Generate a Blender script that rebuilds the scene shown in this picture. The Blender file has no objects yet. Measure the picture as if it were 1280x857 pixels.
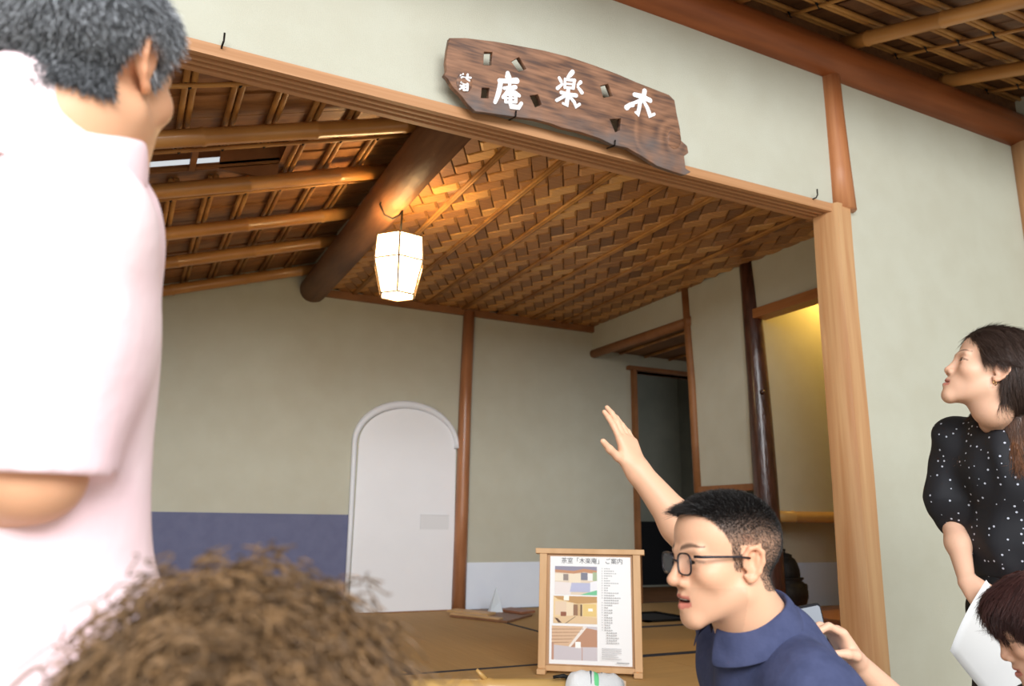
import bpy, bmesh, math, random
import numpy as np
from mathutils import Vector, Matrix
random.seed(7); rng = np.random.default_rng(7)
scene = bpy.context.scene
C = scene.collection
PI = math.pi
# ---------------------------------------------------------------- camera
cam_data = bpy.data.cameras.new('camera')
cam = bpy.data.objects.new('camera', cam_data); C.objects.link(cam)
cam_data.sensor_width = 23.6; cam_data.lens = 18.0
cam_data.clip_start = 0.05
yaw, pitch, roll = math.radians(26.086), math.radians(13.088), math.radians(-0.646)
fw = Vector((math.sin(yaw)*math.cos(pitch), math.cos(yaw)*math.cos(pitch), math.sin(pitch)))
rt = Vector((math.cos(yaw), -math.sin(yaw), 0)); up = rt.cross(fw)
rt2 = rt*math.cos(roll) - up*math.sin(roll); up2 = up*math.cos(roll) + rt*math.sin(roll)
M = Matrix((rt2, up2, -fw)).transposed().to_4x4(); M.translation = (0, 0, 0.92)
cam.matrix_world = M
cam_data.dof.use_dof = True; cam_data.dof.focus_distance = 2.2; cam_data.dof.aperture_fstop = 2.5
scene.camera = cam
# ---------------------------------------------------------------- light
world = bpy.data.worlds.new('sky'); scene.world = world; world.use_nodes = True
bg = world.node_tree.nodes['Background']
bg.inputs[0].default_value = (0.93, 0.97, 1.0, 1); bg.inputs[1].default_value = 0.56
def area(name, loc, target, sx, sy, power, col):
    l = bpy.data.lights.new(name, 'AREA'); l.shape = 'RECTANGLE'; l.size = sx; l.size_y = sy
    l.energy = power; l.color = col
    o = bpy.data.objects.new(name, l); C.objects.link(o); o.location = loc
    o.rotation_euler = (Vector(target)-Vector(loc)).to_track_quat('-Z', 'Y').to_euler(); return o
area('window_daylight', (-0.6, -3.4, 3.25), (1.0, 2.4, 1.4), 5.0, 2.2, 365, (0.965, 0.985, 1.0))
area('alcove_lamp', (4.05, 3.38, 2.62), (3.95, 3.6, 1.9), .10, .10, 7, (1.0, .60, .12))
LANTERN = 14.0
scene.view_settings.view_transform = 'Standard'; scene.view_settings.look = 'None'
scene.view_settings.exposure = 0.35; scene.view_settings.gamma = 1.0
scene.view_settings.use_curve_mapping = False
# ---------------------------------------------------------------- materials
def lin(c):
    return tuple(((v/255)/12.92 if v/255 <= .04045 else ((v/255+.055)/1.055)**2.4) for v in c)
MATS = {}
def mat(name, rgb, rgb2=None, rough=.6, scale=(8, 8, 8), detail=5, bump=0.0, bscale=None, spec=.4, attr=None, metal=0,
        emit=None, trans=0, alpha=1, coat=0, wave=None, sss=0, distort=0.0, lo=.35, hi=.65, bdist=.01):
    if name in MATS: return MATS[name]
    m = bpy.data.materials.new(name); m.use_nodes = True; nt = m.node_tree; N = nt.nodes; L = nt.links
    b = N['Principled BSDF']; b.inputs['Roughness'].default_value = rough; b.inputs['Metallic'].default_value = metal
    b.inputs['Specular IOR Level'].default_value = spec
    c1 = lin(rgb)+(1,); b.inputs['Base Color'].default_value = c1
    tc = N.new('ShaderNodeTexCoord'); mp = N.new('ShaderNodeMapping'); L.new(tc.outputs['Object'], mp.inputs[0])
    mp.inputs['Scale'].default_value = scale
    if rgb2 is not None:
        if wave:
            t = N.new('ShaderNodeTexWave'); t.wave_type = wave; t.inputs['Scale'].default_value = 1; t.inputs['Distortion'].default_value = distort
            t.inputs['Detail'].default_value = 3; out = t.outputs['Fac']
        else:
            t = N.new('ShaderNodeTexNoise'); t.inputs['Scale'].default_value = 1; t.inputs['Detail'].default_value = detail
            t.inputs['Distortion'].default_value = distort; out = t.outputs['Fac']
        L.new(mp.outputs[0], t.inputs['Vector'])
        r = N.new('ShaderNodeValToRGB'); r.color_ramp.elements[0].color = c1; r.color_ramp.elements[1].color = lin(rgb2)+(1,)
        r.color_ramp.elements[0].position = lo; r.color_ramp.elements[1].position = hi
        L.new(out, r.inputs[0]); col = r.outputs[0]
        if attr:
            a = N.new('ShaderNodeAttribute'); a.attribute_name = attr
            mx = N.new('ShaderNodeMix'); mx.data_type = 'RGBA'; mx.blend_type = 'MULTIPLY'; mx.inputs[0].default_value = 1
            L.new(a.outputs['Color'], mx.inputs[6]); L.new(col, mx.inputs[7]); col = mx.outputs[2]
        L.new(col, b.inputs['Base Color'])
    elif attr:
        a = N.new('ShaderNodeAttribute'); a.attribute_name = attr; L.new(a.outputs['Color'], b.inputs['Base Color'])
    if bump:
        mp2 = N.new('ShaderNodeMapping'); L.new(tc.outputs['Object'], mp2.inputs[0]); mp2.inputs['Scale'].default_value = bscale or scale
        t2 = N.new('ShaderNodeTexNoise'); t2.inputs['Scale'].default_value = 1; t2.inputs['Detail'].default_value = 4
        L.new(mp2.outputs[0], t2.inputs['Vector'])
        bm = N.new('ShaderNodeBump'); bm.inputs['Strength'].default_value = bump; bm.inputs['Distance'].default_value = bdist
        L.new(t2.outputs['Fac'], bm.inputs['Height']); L.new(bm.outputs[0], b.inputs['Normal'])
    if emit: b.inputs['Emission Color'].default_value = lin(emit[0])+(1,); b.inputs['Emission Strength'].default_value = emit[1]
    if trans: b.inputs['Transmission Weight'].default_value = trans
    if alpha < 1: b.inputs['Alpha'].default_value = alpha
    if coat: b.inputs['Coat Weight'].default_value = coat; b.inputs['Coat Roughness'].default_value = .15
    if sss: b.inputs['Subsurface Weight'].default_value = sss; b.inputs['Subsurface Radius'].default_value = (.012, .005, .003); b.inputs['Subsurface Scale'].default_value = 1
    MATS[name] = m; return m
plaster = mat('plaster', (193, 191, 174), (197, 196, 180), .9, (6, 6, 6), 6, .25, (260, 260, 260), .15)
wood_lintel = mat('cedar_trim', (178, 128, 86), (196, 146, 104), .5, (1.2, 40, 60), 4, .08, (3, 120, 120))
wood_beam = mat('red_brown_log', (132, 70, 34), (156, 86, 44), .45, (2, 18, 18), 4, .15, (4, 50, 50))
wood_post = mat('peeled_post', (206, 162, 116), (186, 134, 90), .4, (26, 26, 1.1), 4, .1, (60, 60, 3), coat=.15)
wood_back = mat('reddish_peeled_log', (150, 98, 64), (178, 122, 84), .4, (20, 20, 2.5), 4, .1, (40, 40, 8), coat=.2)
wood_dark = mat('dark_bark_log', (58, 34, 28), (84, 50, 40), .28, (40, 40, 8), 5, .5, (60, 60, 14), coat=.4)
wood_slim = mat('slim_brown_trim', (134, 88, 52), (152, 102, 62), .55, (8, 8, 8), 4, .1, (40, 40, 40))
wood_log = mat('rough_log', (104, 68, 44), (132, 90, 58), .6, (14, 2, 14), 5, .45, (36, 6, 36))
bamboo = mat('smoked_bamboo', (172, 118, 62), (190, 136, 76), .35, (3, 3, 3), 3, coat=.25)
bamboo_thin = mat('thin_bamboo', (150, 100, 52), (190, 138, 76), .45, (6, 6, 6), 3)
bamboo_pale = mat('pale_bamboo', (188, 146, 84), (204, 164, 100), .35, (4, 4, 4), 3, coat=.2)
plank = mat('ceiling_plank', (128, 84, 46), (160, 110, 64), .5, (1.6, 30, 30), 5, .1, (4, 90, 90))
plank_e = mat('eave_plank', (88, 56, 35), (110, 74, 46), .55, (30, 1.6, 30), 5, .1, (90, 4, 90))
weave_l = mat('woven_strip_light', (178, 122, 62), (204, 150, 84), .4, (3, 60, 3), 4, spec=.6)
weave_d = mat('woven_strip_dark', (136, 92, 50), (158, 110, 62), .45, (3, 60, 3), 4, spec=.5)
white_paper = mat('white_paper', (232, 232, 232), (238, 238, 238), .85, (3, 3, 3))
blue_dado = mat('indigo_paper', (104, 108, 138), (110, 114, 144), .9, (12, 12, 12), 6)
pale_blue = mat('pale_paper', (226, 234, 248), (231, 239, 251), .85, (4, 4, 4))
door_white = mat('door_paper', (240, 242, 247), (243, 245, 250), .8, (3, 3, 3))
rim_white = mat('arch_rim', (236, 240, 248), None, .6)
black_lac = mat('black_lacquer', (16, 15, 15), None, .25)
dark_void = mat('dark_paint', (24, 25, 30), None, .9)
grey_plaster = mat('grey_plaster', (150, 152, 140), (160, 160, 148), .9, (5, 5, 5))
hall_floor_m = mat('hall_floor_stone', (186, 174, 152), (198, 186, 166), .7, (6, 6, 6), 6, .1, (80, 80, 80))
iron = mat('cast_iron', (30, 28, 27), (44, 41, 39), .55, (30, 30, 30), 4, .3, (160, 160, 160), metal=.3)
metal_hook = mat('blackened_steel', (40, 34, 32), None, .4, metal=.8)
black_cord = mat('black_cord', (20, 18, 16), None, .6)
# ---------------------------------------------------------------- geometry helpers
class MB:
    def __init__(s): s.v = []; s.f = []
    def add(s, v, f):
        n = len(s.v); s.v += [tuple(p) for p in v]; s.f += [tuple(i+n for i in q) for q in f]; return s
    def box(s, x0, x1, y0, y1, z0, z1, T=None):
        v = [(x0,y0,z0),(x1,y0,z0),(x1,y1,z0),(x0,y1,z0),(x0,y0,z1),(x1,y0,z1),(x1,y1,z1),(x0,y1,z1)]
        if T: v = [tuple(T @ Vector(p)) for p in v]
        return s.add(v, [(3,2,1,0),(4,5,6,7),(0,1,5,4),(1,2,6,5),(2,3,7,6),(3,0,4,7)])
    def tube(s, pts, rad, n=10, caps=True, jit=0, half=None):
        pts = [Vector(p) for p in pts]; k = len(pts)
        if not hasattr(rad, '__len__'): rad = [rad]*k
        v = []; f = []
        t0 = (pts[1]-pts[0]).normalized(); ref = Vector((0,0,1)) if abs(t0.z) < .9 else Vector((1,0,0))
        a = t0.cross(ref).normalized()
        for i in range(k):
            t = (pts[min(i+1,k-1)]-pts[max(i-1,0)]).normalized()
            a = (a - t*a.dot(t)).normalized(); b = t.cross(a)
            for j in range(n):
                w = 2*PI*j/n; r = rad[i]*(1+(random.uniform(-jit,jit) if jit else 0))
                v.append(pts[i]+a*math.cos(w)*r+b*math.sin(w)*r)
        for i in range(k-1):
            for j in range(n):
                q = (j+1) % n; f.append((i*n+j, i*n+q, (i+1)*n+q, (i+1)*n+j))
        if caps: f.append(tuple(range(n-1,-1,-1))); f.append(tuple((k-1)*n+j for j in range(n)))
        return s.add(v, f)
    def prism(s, poly, h0, h1, fn):          # poly list of (a,b); fn(a,b,h)->xyz
        n = len(poly); v = [fn(a,b,h0) for a,b in poly]+[fn(a,b,h1) for a,b in poly]
        f = [tuple(range(n-1,-1,-1)), tuple(range(n,2*n))]+[(i,(i+1)%n,n+(i+1)%n,n+i) for i in range(n)]
        return s.add(v, f)
    def lathe(s, prof, c=(0,0,0), n=24):
        v = []; f = []
        for r, z in prof:
            for j in range(n): v.append((c[0]+r*math.cos(2*PI*j/n), c[1]+r*math.sin(2*PI*j/n), c[2]+z))
        for i in range(len(prof)-1):
            for j in range(n): q=(j+1)%n; f.append((i*n+j,i*n+q,(i+1)*n+q,(i+1)*n+j))
        f.append(tuple(range(n-1,-1,-1))); f.append(tuple((len(prof)-1)*n+j for j in range(n)))
        return s.add(v, f)
    def mesh(s, name):
        me = bpy.data.meshes.new(name); me.from_pydata(s.v, [], s.f); me.update()
        bm = bmesh.new(); bm.from_mesh(me); bmesh.ops.recalc_face_normals(bm, faces=bm.faces); bm.to_mesh(me); bm.free(); return me
    def build(s, name, m, parent=None, smooth=False, bevel=0):
        me = s.mesh(name)
        return link(name, me, m, parent, smooth, bevel)
def link(name, me, m, parent=None, smooth=False, bevel=0):
    o = bpy.data.objects.new(name, me); C.objects.link(o)
    if m: me.materials.append(m)
    if parent: o.parent = parent; o.matrix_parent_inverse = parent.matrix_world.inverted() if parent.type != 'EMPTY' else parent.matrix_basis.inverted()
    if smooth:
        for p in me.polygons: p.use_smooth = True
        if smooth == 'auto':
            bm = bmesh.new(); bm.from_mesh(me)
            for e in bm.edges:
                if len(e.link_faces) == 2 and e.calc_face_angle(0) > .7: e.smooth = False
            bm.to_mesh(me); bm.free()
    if bevel:
        b = o.modifiers.new('bevel', 'BEVEL'); b.width = bevel; b.segments = 2; b.limit_method = 'ANGLE'
    return o
def tag(o, label=None, cat=None, group=None, kind=None):
    if label: o['label'] = label
    if cat: o['category'] = cat
    if group: o['group'] = group
    if kind: o['kind'] = kind
    return o
def struct(o, label): return tag(o, label, None, None, 'structure')
def empty(name, loc, label, cat, group=None):
    o = bpy.data.objects.new(name, None); C.objects.link(o); o.location = loc; o.empty_display_size = .05
    return tag(o, label, cat, group)
def dup(me_obj, parent, loc=None, name=None):
    o = me_obj.copy(); C.objects.link(o); o.parent = parent
    if loc is not None: o.location = loc
    return o
def box(name, m, x0, x1, y0, y1, z0, z1, parent=None, bevel=0):
    return MB().box(x0,x1,y0,y1,z0,z1).build(name, m, parent, False, bevel)
def bamboo_pole(name, m, a, b, r, parent=None, node=.42, off=.1, n=12):
    a = Vector(a); b = Vector(b); L = (b-a).length; d = (b-a)/L; pts = []; rad = []
    t = 0; pts.append(a); rad.append(r); x = off
    while x < L-.02:
        for dx, k in ((-.012, .985), (-.004, 1.09), (.004, 1.09), (.012, .985)):
            pts.append(a+d*(x+dx)); rad.append(r*k)
        x += node*random.uniform(.9, 1.1)
    pts.append(b); rad.append(r)
    return MB().tube(pts, rad, n).build(name, m, parent, True)
# ================================================================ the setting
ZT, ZC, YB, XR, YF = .315, 2.57, 5.5, 3.451, 2.42
struct(box('floor', hall_floor_m, -6, 7, -5, 2.45, -.1, 0), 'pale stone floor of the hall in front of the tea room')
# ---- front wall
mb = MB()
for b in ((-2.2,4.45,2.38,3.35), (2.88,4.45,0,2.38), (-2.2,-1.1,0,2.38), (-1.1,2.88,0,.25)):
    mb.box(b[0], b[1], YF, YF+.08, b[2], b[3])
wall_front = struct(mb.build('wall_front', plaster), 'pale plaster front wall of the tea room with wide opening')
struct(box('wall_side', plaster, 4.40, 4.48, .6, YF, 0, 3.35), 'plaster return wall at the end of the front wall')
# lintel with sliding grooves
prof = [(2.405,2.40),(2.405,2.358),(2.428,2.358),(2.428,2.374),(2.446,2.374),(2.446,2.358),(2.458,2.358),(2.458,2.374),(2.476,2.374),
        (2.476,2.358),(2.488,2.358),(2.488,2.374),(2.506,2.374),(2.506,2.358),(2.53,2.358),(2.53,2.40)]
struct(MB().prism(prof, -1.15, 2.889, lambda a,b,h: (h,a,b)).build('trim_lintel', wood_lintel), 'long orange-brown wooden lintel with sliding door grooves')
struct(box('trim_sill', wood_lintel, -1.1, 2.80, 2.40, 2.55, .25, .33), 'wooden sill along the raised tea room floor')
# front post: flared hewn lower part, round upper part
poly = [(-.5,-.18),(-.32,-.5),(.25,-.5),(.5,-.22),(.5,.35),(.3,.5),(-.5,.5)]
v = []; f = []; zs = [0,.3,.7,1.1,1.5,1.9,2.2,2.40]; n = len(poly)
for i, z in enumerate(zs):
    w = .172-.012*z; cx = 2.868+.010*z-.004*math.sin(z*4); d = .125
    for a, b in poly: v.append((cx+a*w, 2.445+b*d, z))
for i in range(len(zs)-1):
    for j in range(n): q=(j+1)%n; f.append((i*n+j,i*n+q,(i+1)*n+q,(i+1)*n+j))
f += [tuple(range(n-1,-1,-1)), tuple((len(zs)-1)*n+j for j in range(n))]
post = struct(MB().add(v,f).build('trim_post', wood_post, None, 'auto'), 'pale peeled cedar post at the right of the opening')
MB().tube([(2.925,2.43,2.385),(2.922,2.43,2.6),(2.918,2.43,2.9),(2.915,2.43,3.12)], [.068,.062,.056,.055], 16).build('upper_post', mat('upper_peeled_post',(190,128,84),(160,96,56),.45,(20,20,1.5),4,.1,(60,60,3)), post, True)
struct(MB().tube([(-2,2.42,3.18),(0,2.42,3.19),(2,2.42,3.185),(4.4,2.41,3.15)], .098, 18).build('trim_beam', wood_beam, None, True), 'dark reddish-brown round beam under the eave')
struct(MB().tube([(4.385,2.40,0),(4.385,2.40,3.1)], [.06,.05], 14).build('trim_corner_post', wood_post, None, True), 'round peeled post at the far end of the front wall')
# ---- sloping bamboo ceilings
def slope_ceiling(root, fn, u0, u1, v0, v1, rafters, thins, strips, mats, pw, hole=None, rr=.036, ang=None):
    """fn(u, v, w): u along the rafters, v across, w up from the plank face"""
    mp, mr, mt, ms = mats
    k = 0; v = v0
    while v < v1-.01:
        w = pw*random.uniform(.92,1.08); ve = min(v+w, v1); segs = [(u0,u1)]
        for hv in (hole[2:4] if hole else ()):
            if v < hv-.001 and ve > hv-.04: ve = hv
        if hole and v < hole[3]-.001 and ve > hole[2]+.001: segs = [(u0,hole[0]),(hole[1],u1)]
        lift = .004*(k % 2)
        for a, b in segs:
            vs = [fn(a,v-.012,lift),fn(b,v-.012,lift),fn(b,ve,lift+.006),fn(a,ve,lift+.006)]
            vs += [fn(a,v-.012,lift+.012),fn(b,v-.012,lift+.012),fn(b,ve,lift+.018),fn(a,ve,lift+.018)]
            MB().add(vs,[(3,2,1,0),(4,5,6,7),(0,1,5,4),(1,2,6,5),(2,3,7,6),(3,0,4,7)]).build('plank', mp, root)
        v = ve; k += 1
    for v in rafters: bamboo_pole('rafter', mr, fn(u0,v,-.075), fn(u1,v,-.075), rr, root, .42, random.uniform(.05,.4))
    for v in thins:
        bamboo_pole('tie_rod', mt, fn(u0,v,-.034), fn(u1,v,-.034), .0095, root, .3, random.uniform(.05,.3), 8)
    for u in strips:
        vs = [(v0,v1)]
        if hole and hole[0]-.02 < u < hole[1]: vs = [(v0,hole[2]),(hole[3]+.06,v1)]
        for a, b in vs:
            for du in (-.0135,.0135):
                MB().tube([fn(u+du,a,-.012),fn(u+du,(a+b)/2,-.013),fn(u+du,b,-.012)], .0115, 7).build('split_bamboo', ms, root, True)
        for v in thins:
            if any(a < v < b for a, b in vs):
                p = Vector(fn(u,v,-.03)); MB().tube([p+Vector((-.018,0,.01)),p+Vector((0,0,-.016)),p+Vector((.018,0,.01))], .005, 6).build('tie_knot', black_cord, root)
SL = .316; ca = 1/math.sqrt(1+SL*SL)
Z0 = .92+1.83-SL*1.07
ceil_l = struct(MB().add([(-1.4,2.5,Z0+SL*-1.4+.03),(1.12,2.5,Z0+SL*1.12+.03),(1.12,3.24,Z0+SL*1.12+.03),(-1.4,3.24,Z0-SL*1.4+.03),
    (-1.4,3.57,Z0-SL*1.4+.03),(1.12,3.57,Z0+SL*1.12+.03),(1.12,5.55,Z0+SL*1.12+.03),(-1.4,5.55,Z0-SL*1.4+.03),
    (.5,3.24,Z0+SL*.5+.03),(.5,3.57,Z0+SL*.5+.03),(-.5,3.24,Z0-SL*.5+.03),(-.5,3.57,Z0-SL*.5+.03)],
    [(0,1,2,8,10,3),(4,11,9,5,6,7),(8,2,5,9),(3,10,11,4)]).build('ceiling_sloped', plank), 'sloping bamboo and plank ceiling over the left half of the tea room')
slope_ceiling(ceil_l, lambda u,v,w: (u, v, Z0+SL*u+w), -1.3, 1.12, 2.50, 5.5, [3.04,3.58,4.19,4.72,5.36], [2.70,3.25,3.80,4.40,4.95],
    [-.60,-.435,-.27,-.105,.06,.225,.39,.552,.718,.886], (plank, bamboo, bamboo_thin, bamboo_thin), .185, (-.5,.5,3.27,3.555))
# roof hatch
mb = MB(); zz = lambda x: Z0+SL*x
for y0, y1, hh in ((3.245,3.275,.26),(3.55,3.575,.032)):
    mb.add([(-.5,y0,zz(-.5)),(.5,y0,zz(.5)),(.5,y1,zz(.5)),(-.5,y1,zz(-.5)),(-.5,y0,zz(-.5)+hh),(.5,y0,zz(.5)+hh),(.5,y1,zz(.5)+hh),(-.5,y1,zz(-.5)+hh)],
           [(3,2,1,0),(4,5,6,7),(0,1,5,4),(1,2,6,5),(2,3,7,6),(3,0,4,7)])
mb.box(.24,.5,3.55,3.575,zz(.24)+.0,zz(.5)+.2); mb.box(.5,.53,3.245,3.575,zz(.5),zz(.5)+.26); mb.box(-.53,-.5,3.245,3.575,zz(-.5),zz(-.5)+.26)
mb.box(.115,.14,3.27,3.555,zz(.115),zz(.135)+.2)
mb.add([(-.55,3.2,zz(-.55)+.26),(.55,3.2,zz(.55)+.26),(.55,3.66,zz(.55)+.105),(-.55,3.66,zz(-.55)+.105)],[(0,1,2,3)])
mb.build('hatch_box', wood_slim, ceil_l)
# ridge log
struct(MB().tube([(1.08,2.5,2.56),(1.075,3.3,2.565),(1.085,4.2,2.555),(1.09,5.5,2.56)], [.105,.102,.10,.098], 18, jit=.02).build('trim_ridge_log', wood_log, None, True), 'rough brown log between sloped and woven ceilings')
struct(MB().add([(1.08,2.45,2.62),(1.14,2.45,2.62),(1.14,5.55,2.62),(1.08,5.55,2.62),(1.08,2.45,3.2),(1.14,2.45,3.2),(1.14,5.55,3.2),(1.08,5.55,3.2)],[(3,2,1,0),(4,5,6,7),(0,1,5,4),(1,2,6,5),(2,3,7,6),(3,0,4,7)]).build('wall_gable', plaster), 'plaster strip above the log')
# ---- woven flat ceiling
ceil_f = struct(box('ceiling', mat('ceiling_backing',(60,40,24),None,.9), 1.10, XR+.05, 2.5, 5.5, ZC+.012, ZC+.05), 'flat ceiling of woven wood strips with bamboo battens')
W = .082
d1 = Vector((.50,.866,0)); d2 = Vector((.57,-.82,0))
def piece(dl, dw, L):
    a = dl*(L/2); w = dw*(W/2*.965); e = dl*.014; mbp = MB()
    z = -.0045
    vs = [-a-w, a-w, a+w, -a+w]; vs = [Vector((p.x,p.y,.003)) for p in vs]
    lo = [-a+e-w*.93, a-e-w*.93, a-e+w*.93, -a+e+w*.93]; lo = [Vector((p.x,p.y,z)) for p in lo]
    mbp.add(vs+lo, [(3,2,1,0),(4,5,6,7),(0,1,5,4),(1,2,6,5),(2,3,7,6),(3,0,4,7)]); return mbp
pl = piece(d2, d1, 2*W*.985); pd = piece(d1, d2, 2*W*.985)
me_l = pl.mesh('woven_strip'); me_l.materials.append(weave_l); me_d = pd.mesh('woven_strip'); me_d.materials.append(weave_d)
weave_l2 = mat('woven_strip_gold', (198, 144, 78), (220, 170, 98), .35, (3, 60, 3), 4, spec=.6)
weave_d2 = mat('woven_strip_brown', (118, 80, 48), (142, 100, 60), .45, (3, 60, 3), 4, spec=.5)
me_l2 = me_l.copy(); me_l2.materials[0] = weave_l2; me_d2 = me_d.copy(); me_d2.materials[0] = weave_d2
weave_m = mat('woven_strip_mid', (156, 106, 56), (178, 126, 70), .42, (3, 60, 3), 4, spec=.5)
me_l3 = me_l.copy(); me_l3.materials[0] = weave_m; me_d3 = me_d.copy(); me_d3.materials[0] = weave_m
cells = []
for i in range(-70,110):
    for j in range(-70,110):
        if (i+j) % 4 == 0: kind = 0; c = d2*((i+1)*W)+d1*((j+.5)*W)
        elif (i+j) % 4 == 2: kind = 1; c = d2*((i+.5)*W)+d1*((j+1)*W)
        else: continue
        x = c.x+1.1; y = c.y+2.5
        if 1.14 < x < XR+.02 and 2.52 < y < 5.5: cells.append((x*x*.5+y*y, x, y, kind))
cells.sort(); rest = {0: MB(), 1: MB()}
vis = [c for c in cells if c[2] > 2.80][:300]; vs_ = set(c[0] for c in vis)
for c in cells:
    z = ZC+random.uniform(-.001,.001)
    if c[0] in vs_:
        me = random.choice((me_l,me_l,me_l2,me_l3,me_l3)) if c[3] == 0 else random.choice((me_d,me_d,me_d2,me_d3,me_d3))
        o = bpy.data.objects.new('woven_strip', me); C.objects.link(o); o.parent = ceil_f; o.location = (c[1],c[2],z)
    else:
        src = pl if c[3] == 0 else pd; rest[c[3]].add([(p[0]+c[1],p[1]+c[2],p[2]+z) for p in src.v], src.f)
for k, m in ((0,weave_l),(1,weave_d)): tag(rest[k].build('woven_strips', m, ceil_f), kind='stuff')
for x in (1.38,1.665,1.945,2.246,2.556,2.855,3.143):
    mb = MB()
    for dx in (-.0075,.0075): mb.tube([(x+dx,2.52,ZC-.008),(x+dx,4,ZC-.009),(x+dx,5.49,ZC-.008)], .0095, 8)
    mb.build('bamboo_batten', bamboo_thin, ceil_f, True)
# ---- eave over the hall side
BE = .36; ZE = .92+2.394
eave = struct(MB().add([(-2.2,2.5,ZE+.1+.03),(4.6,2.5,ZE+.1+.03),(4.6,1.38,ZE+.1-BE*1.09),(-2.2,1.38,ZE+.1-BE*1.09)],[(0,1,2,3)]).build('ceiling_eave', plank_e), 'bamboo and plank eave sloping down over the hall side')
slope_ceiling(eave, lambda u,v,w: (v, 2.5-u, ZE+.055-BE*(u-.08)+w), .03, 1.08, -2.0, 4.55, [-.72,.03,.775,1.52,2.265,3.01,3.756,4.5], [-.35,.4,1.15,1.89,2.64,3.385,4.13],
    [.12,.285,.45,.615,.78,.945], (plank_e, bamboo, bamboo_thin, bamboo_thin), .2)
box('eave_shadow_strip', plank_e, -2.2, 4.6, 2.395, 2.425, 3.24, 3.40, eave)  # dark strip added for the shadow gap between beam and eave planks
# ---- back wall
mb = MB(); mb.prism([(-1.4,.2),(1.1,.2),(1.1,Z0+SL*1.1+.05),(-1.4,Z0-SL*1.4+.05)], YB, YB+.1, lambda a,b,h: (a,h,b)); mb.box(1.1,3.86,YB,YB+.1,.2,3.0); mb.box(3.86,4.95,YB,YB+.1,2.23,3.0); mb.box(4.95,5.4,YB,YB+.1,.2,3.0)
wall_back = struct(mb.build('wall_back', plaster), 'beige plaster back wall of the tea room')
box('indigo_dado', blue_dado, -1.3, 1.45, YB-.004, YB, .41, .975, wall_back)
box('base_strip', pale_blue, -1.3, 1.45, YB-.006, YB, .315, .412, wall_back)
box('paper_dado', pale_blue, 2.335, 3.83, YB-.004, YB, .315, .645, wall_back)
struct(box('wall_left', plaster, -1.4, -1.3, 2.5, 5.55, .2, 2.6), 'left plaster wall inside the tea room')
struct(box('trim_1', wood_slim, 1.12, XR, YB-.035, YB, 2.515, 2.565), 'slim brown rail along the top of the back wall')
struct(MB().tube([(2.272,5.47,.315),(2.28,5.47,1),(2.285,5.47,1.8),(2.30,5.47,2.54)], [.052,.05,.048,.044], 16, jit=.01).build('trim_2', wood_back, None, True), 'slender reddish peeled post beside the arched door')
# arched door
def arch(a, b, z0, x0, x1, right_to=None, n=24):
    cx = (x0+x1)/2
    return [(cx-a*math.cos(PI*i/n), z0+b*math.sin(PI*i/n)) for i in range(n+1)]
pts = [(1.475,.32)]+arch(.372,.27,1.48,1.475,2.235)+[(2.235,.32)]
door = struct(MB().prism(pts, YB-.012, YB+.01, lambda a,b,h: (a,h,b)).build('door_1', door_white), 'white arched paper sliding door')
ar = arch(.392,.295,1.48,1.455,2.225)
path = [(1.452,.32),(1.452,.9)]+ar[:-1]+[(2.235,1.475)]
MB().tube([(x,YB-.02,z) for x,z in path], [.016,.017]+[.019+.010*math.sin(PI*min(1,i/20)) if i>0 else .018 for i in range(len(ar)-1)]+[.026], 10).build('arch_rim', rim_white, door, True)
mb = MB(); px0,px1,pz0,pz1 = 1.965,2.185,.88,.985
mb.box(px0,px1,YB-.0135,YB-.012,pz0,pz1)
mb.box(px0,px1,YB-.019,YB-.012,pz1-.006,pz1); mb.box(px0,px0+.004,YB-.016,YB-.012,pz0,pz1); mb.box(px1-.004,px1,YB-.016,YB-.012,pz0,pz1)
mb.build('door_pull', mat('pull_paper',(230,232,236),None,.8), door)
box('bottom_rail', wood_slim, 1.44, 2.24, YB-.02, YB, .305, .322, door)
# ---- right wall and sleeve wall
mb = MB(); X1 = XR+.06
mb.box(XR,X1,4.22,5.5,2.33,2.62); mb.box(XR,X1,3.60,4.23,1.17,2.62); mb.box(XR,X1,2.5,3.61,2.245,2.62)
wall_right = struct(mb.build('wall_right', plaster), 'right plaster wall with hanging sleeve panel')
struct(MB().tube([(XR+.01,4.2,2.325),(XR+.01,5.5,2.335)], .036, 12).build('trim_3', wood_slim, None, True), 'round brown lintel over the corner opening')
struct(MB().tube([(XR,4.25,2.58),(XR,4.232,2.2),(XR-.002,4.212,1.87),(XR,4.206,1.5),(XR,4.198,1.14)], [.03,.029,.03,.03,.031], 12, jit=.02).build('trim_4', wood_slim, None, True), 'thin natural branch post at the sleeve wall edge')
struct(box('trim_5', wood_slim, XR-.02, X1+.01, 3.62, 4.21, 1.14, 1.18), 'wooden edge under the sleeve wall')
pz = [.315,.6,.9,1.2,1.5,1.78,2.1,2.35,2.60]; py = [3.585,3.59,3.588,3.592,3.596,3.60,3.612,3.622,3.636]
dp = struct(MB().tube([(XR+.01,y,z) for y,z in zip(py,pz)], [.078,.076,.074,.073,.069,.066,.062,.056,.05], 18, jit=.035).build('trim_6', wood_dark, None, True), 'dark glossy bark-covered alcove pillar')
MB().tube([(XR-.02,3.545,1.72),(XR-.02,3.525,1.725)], [.018,.008], 8).build('branch_stub', wood_dark, dp, True)
struct(box('trim_7', mat('alcove_lintel',(150,96,52),(168,110,64),.45,(30,2,30),4), XR-.035, X1+.015, 2.5, 3.57, 2.19, 2.25, None, .004), 'square brown lintel over the alcove')
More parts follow.
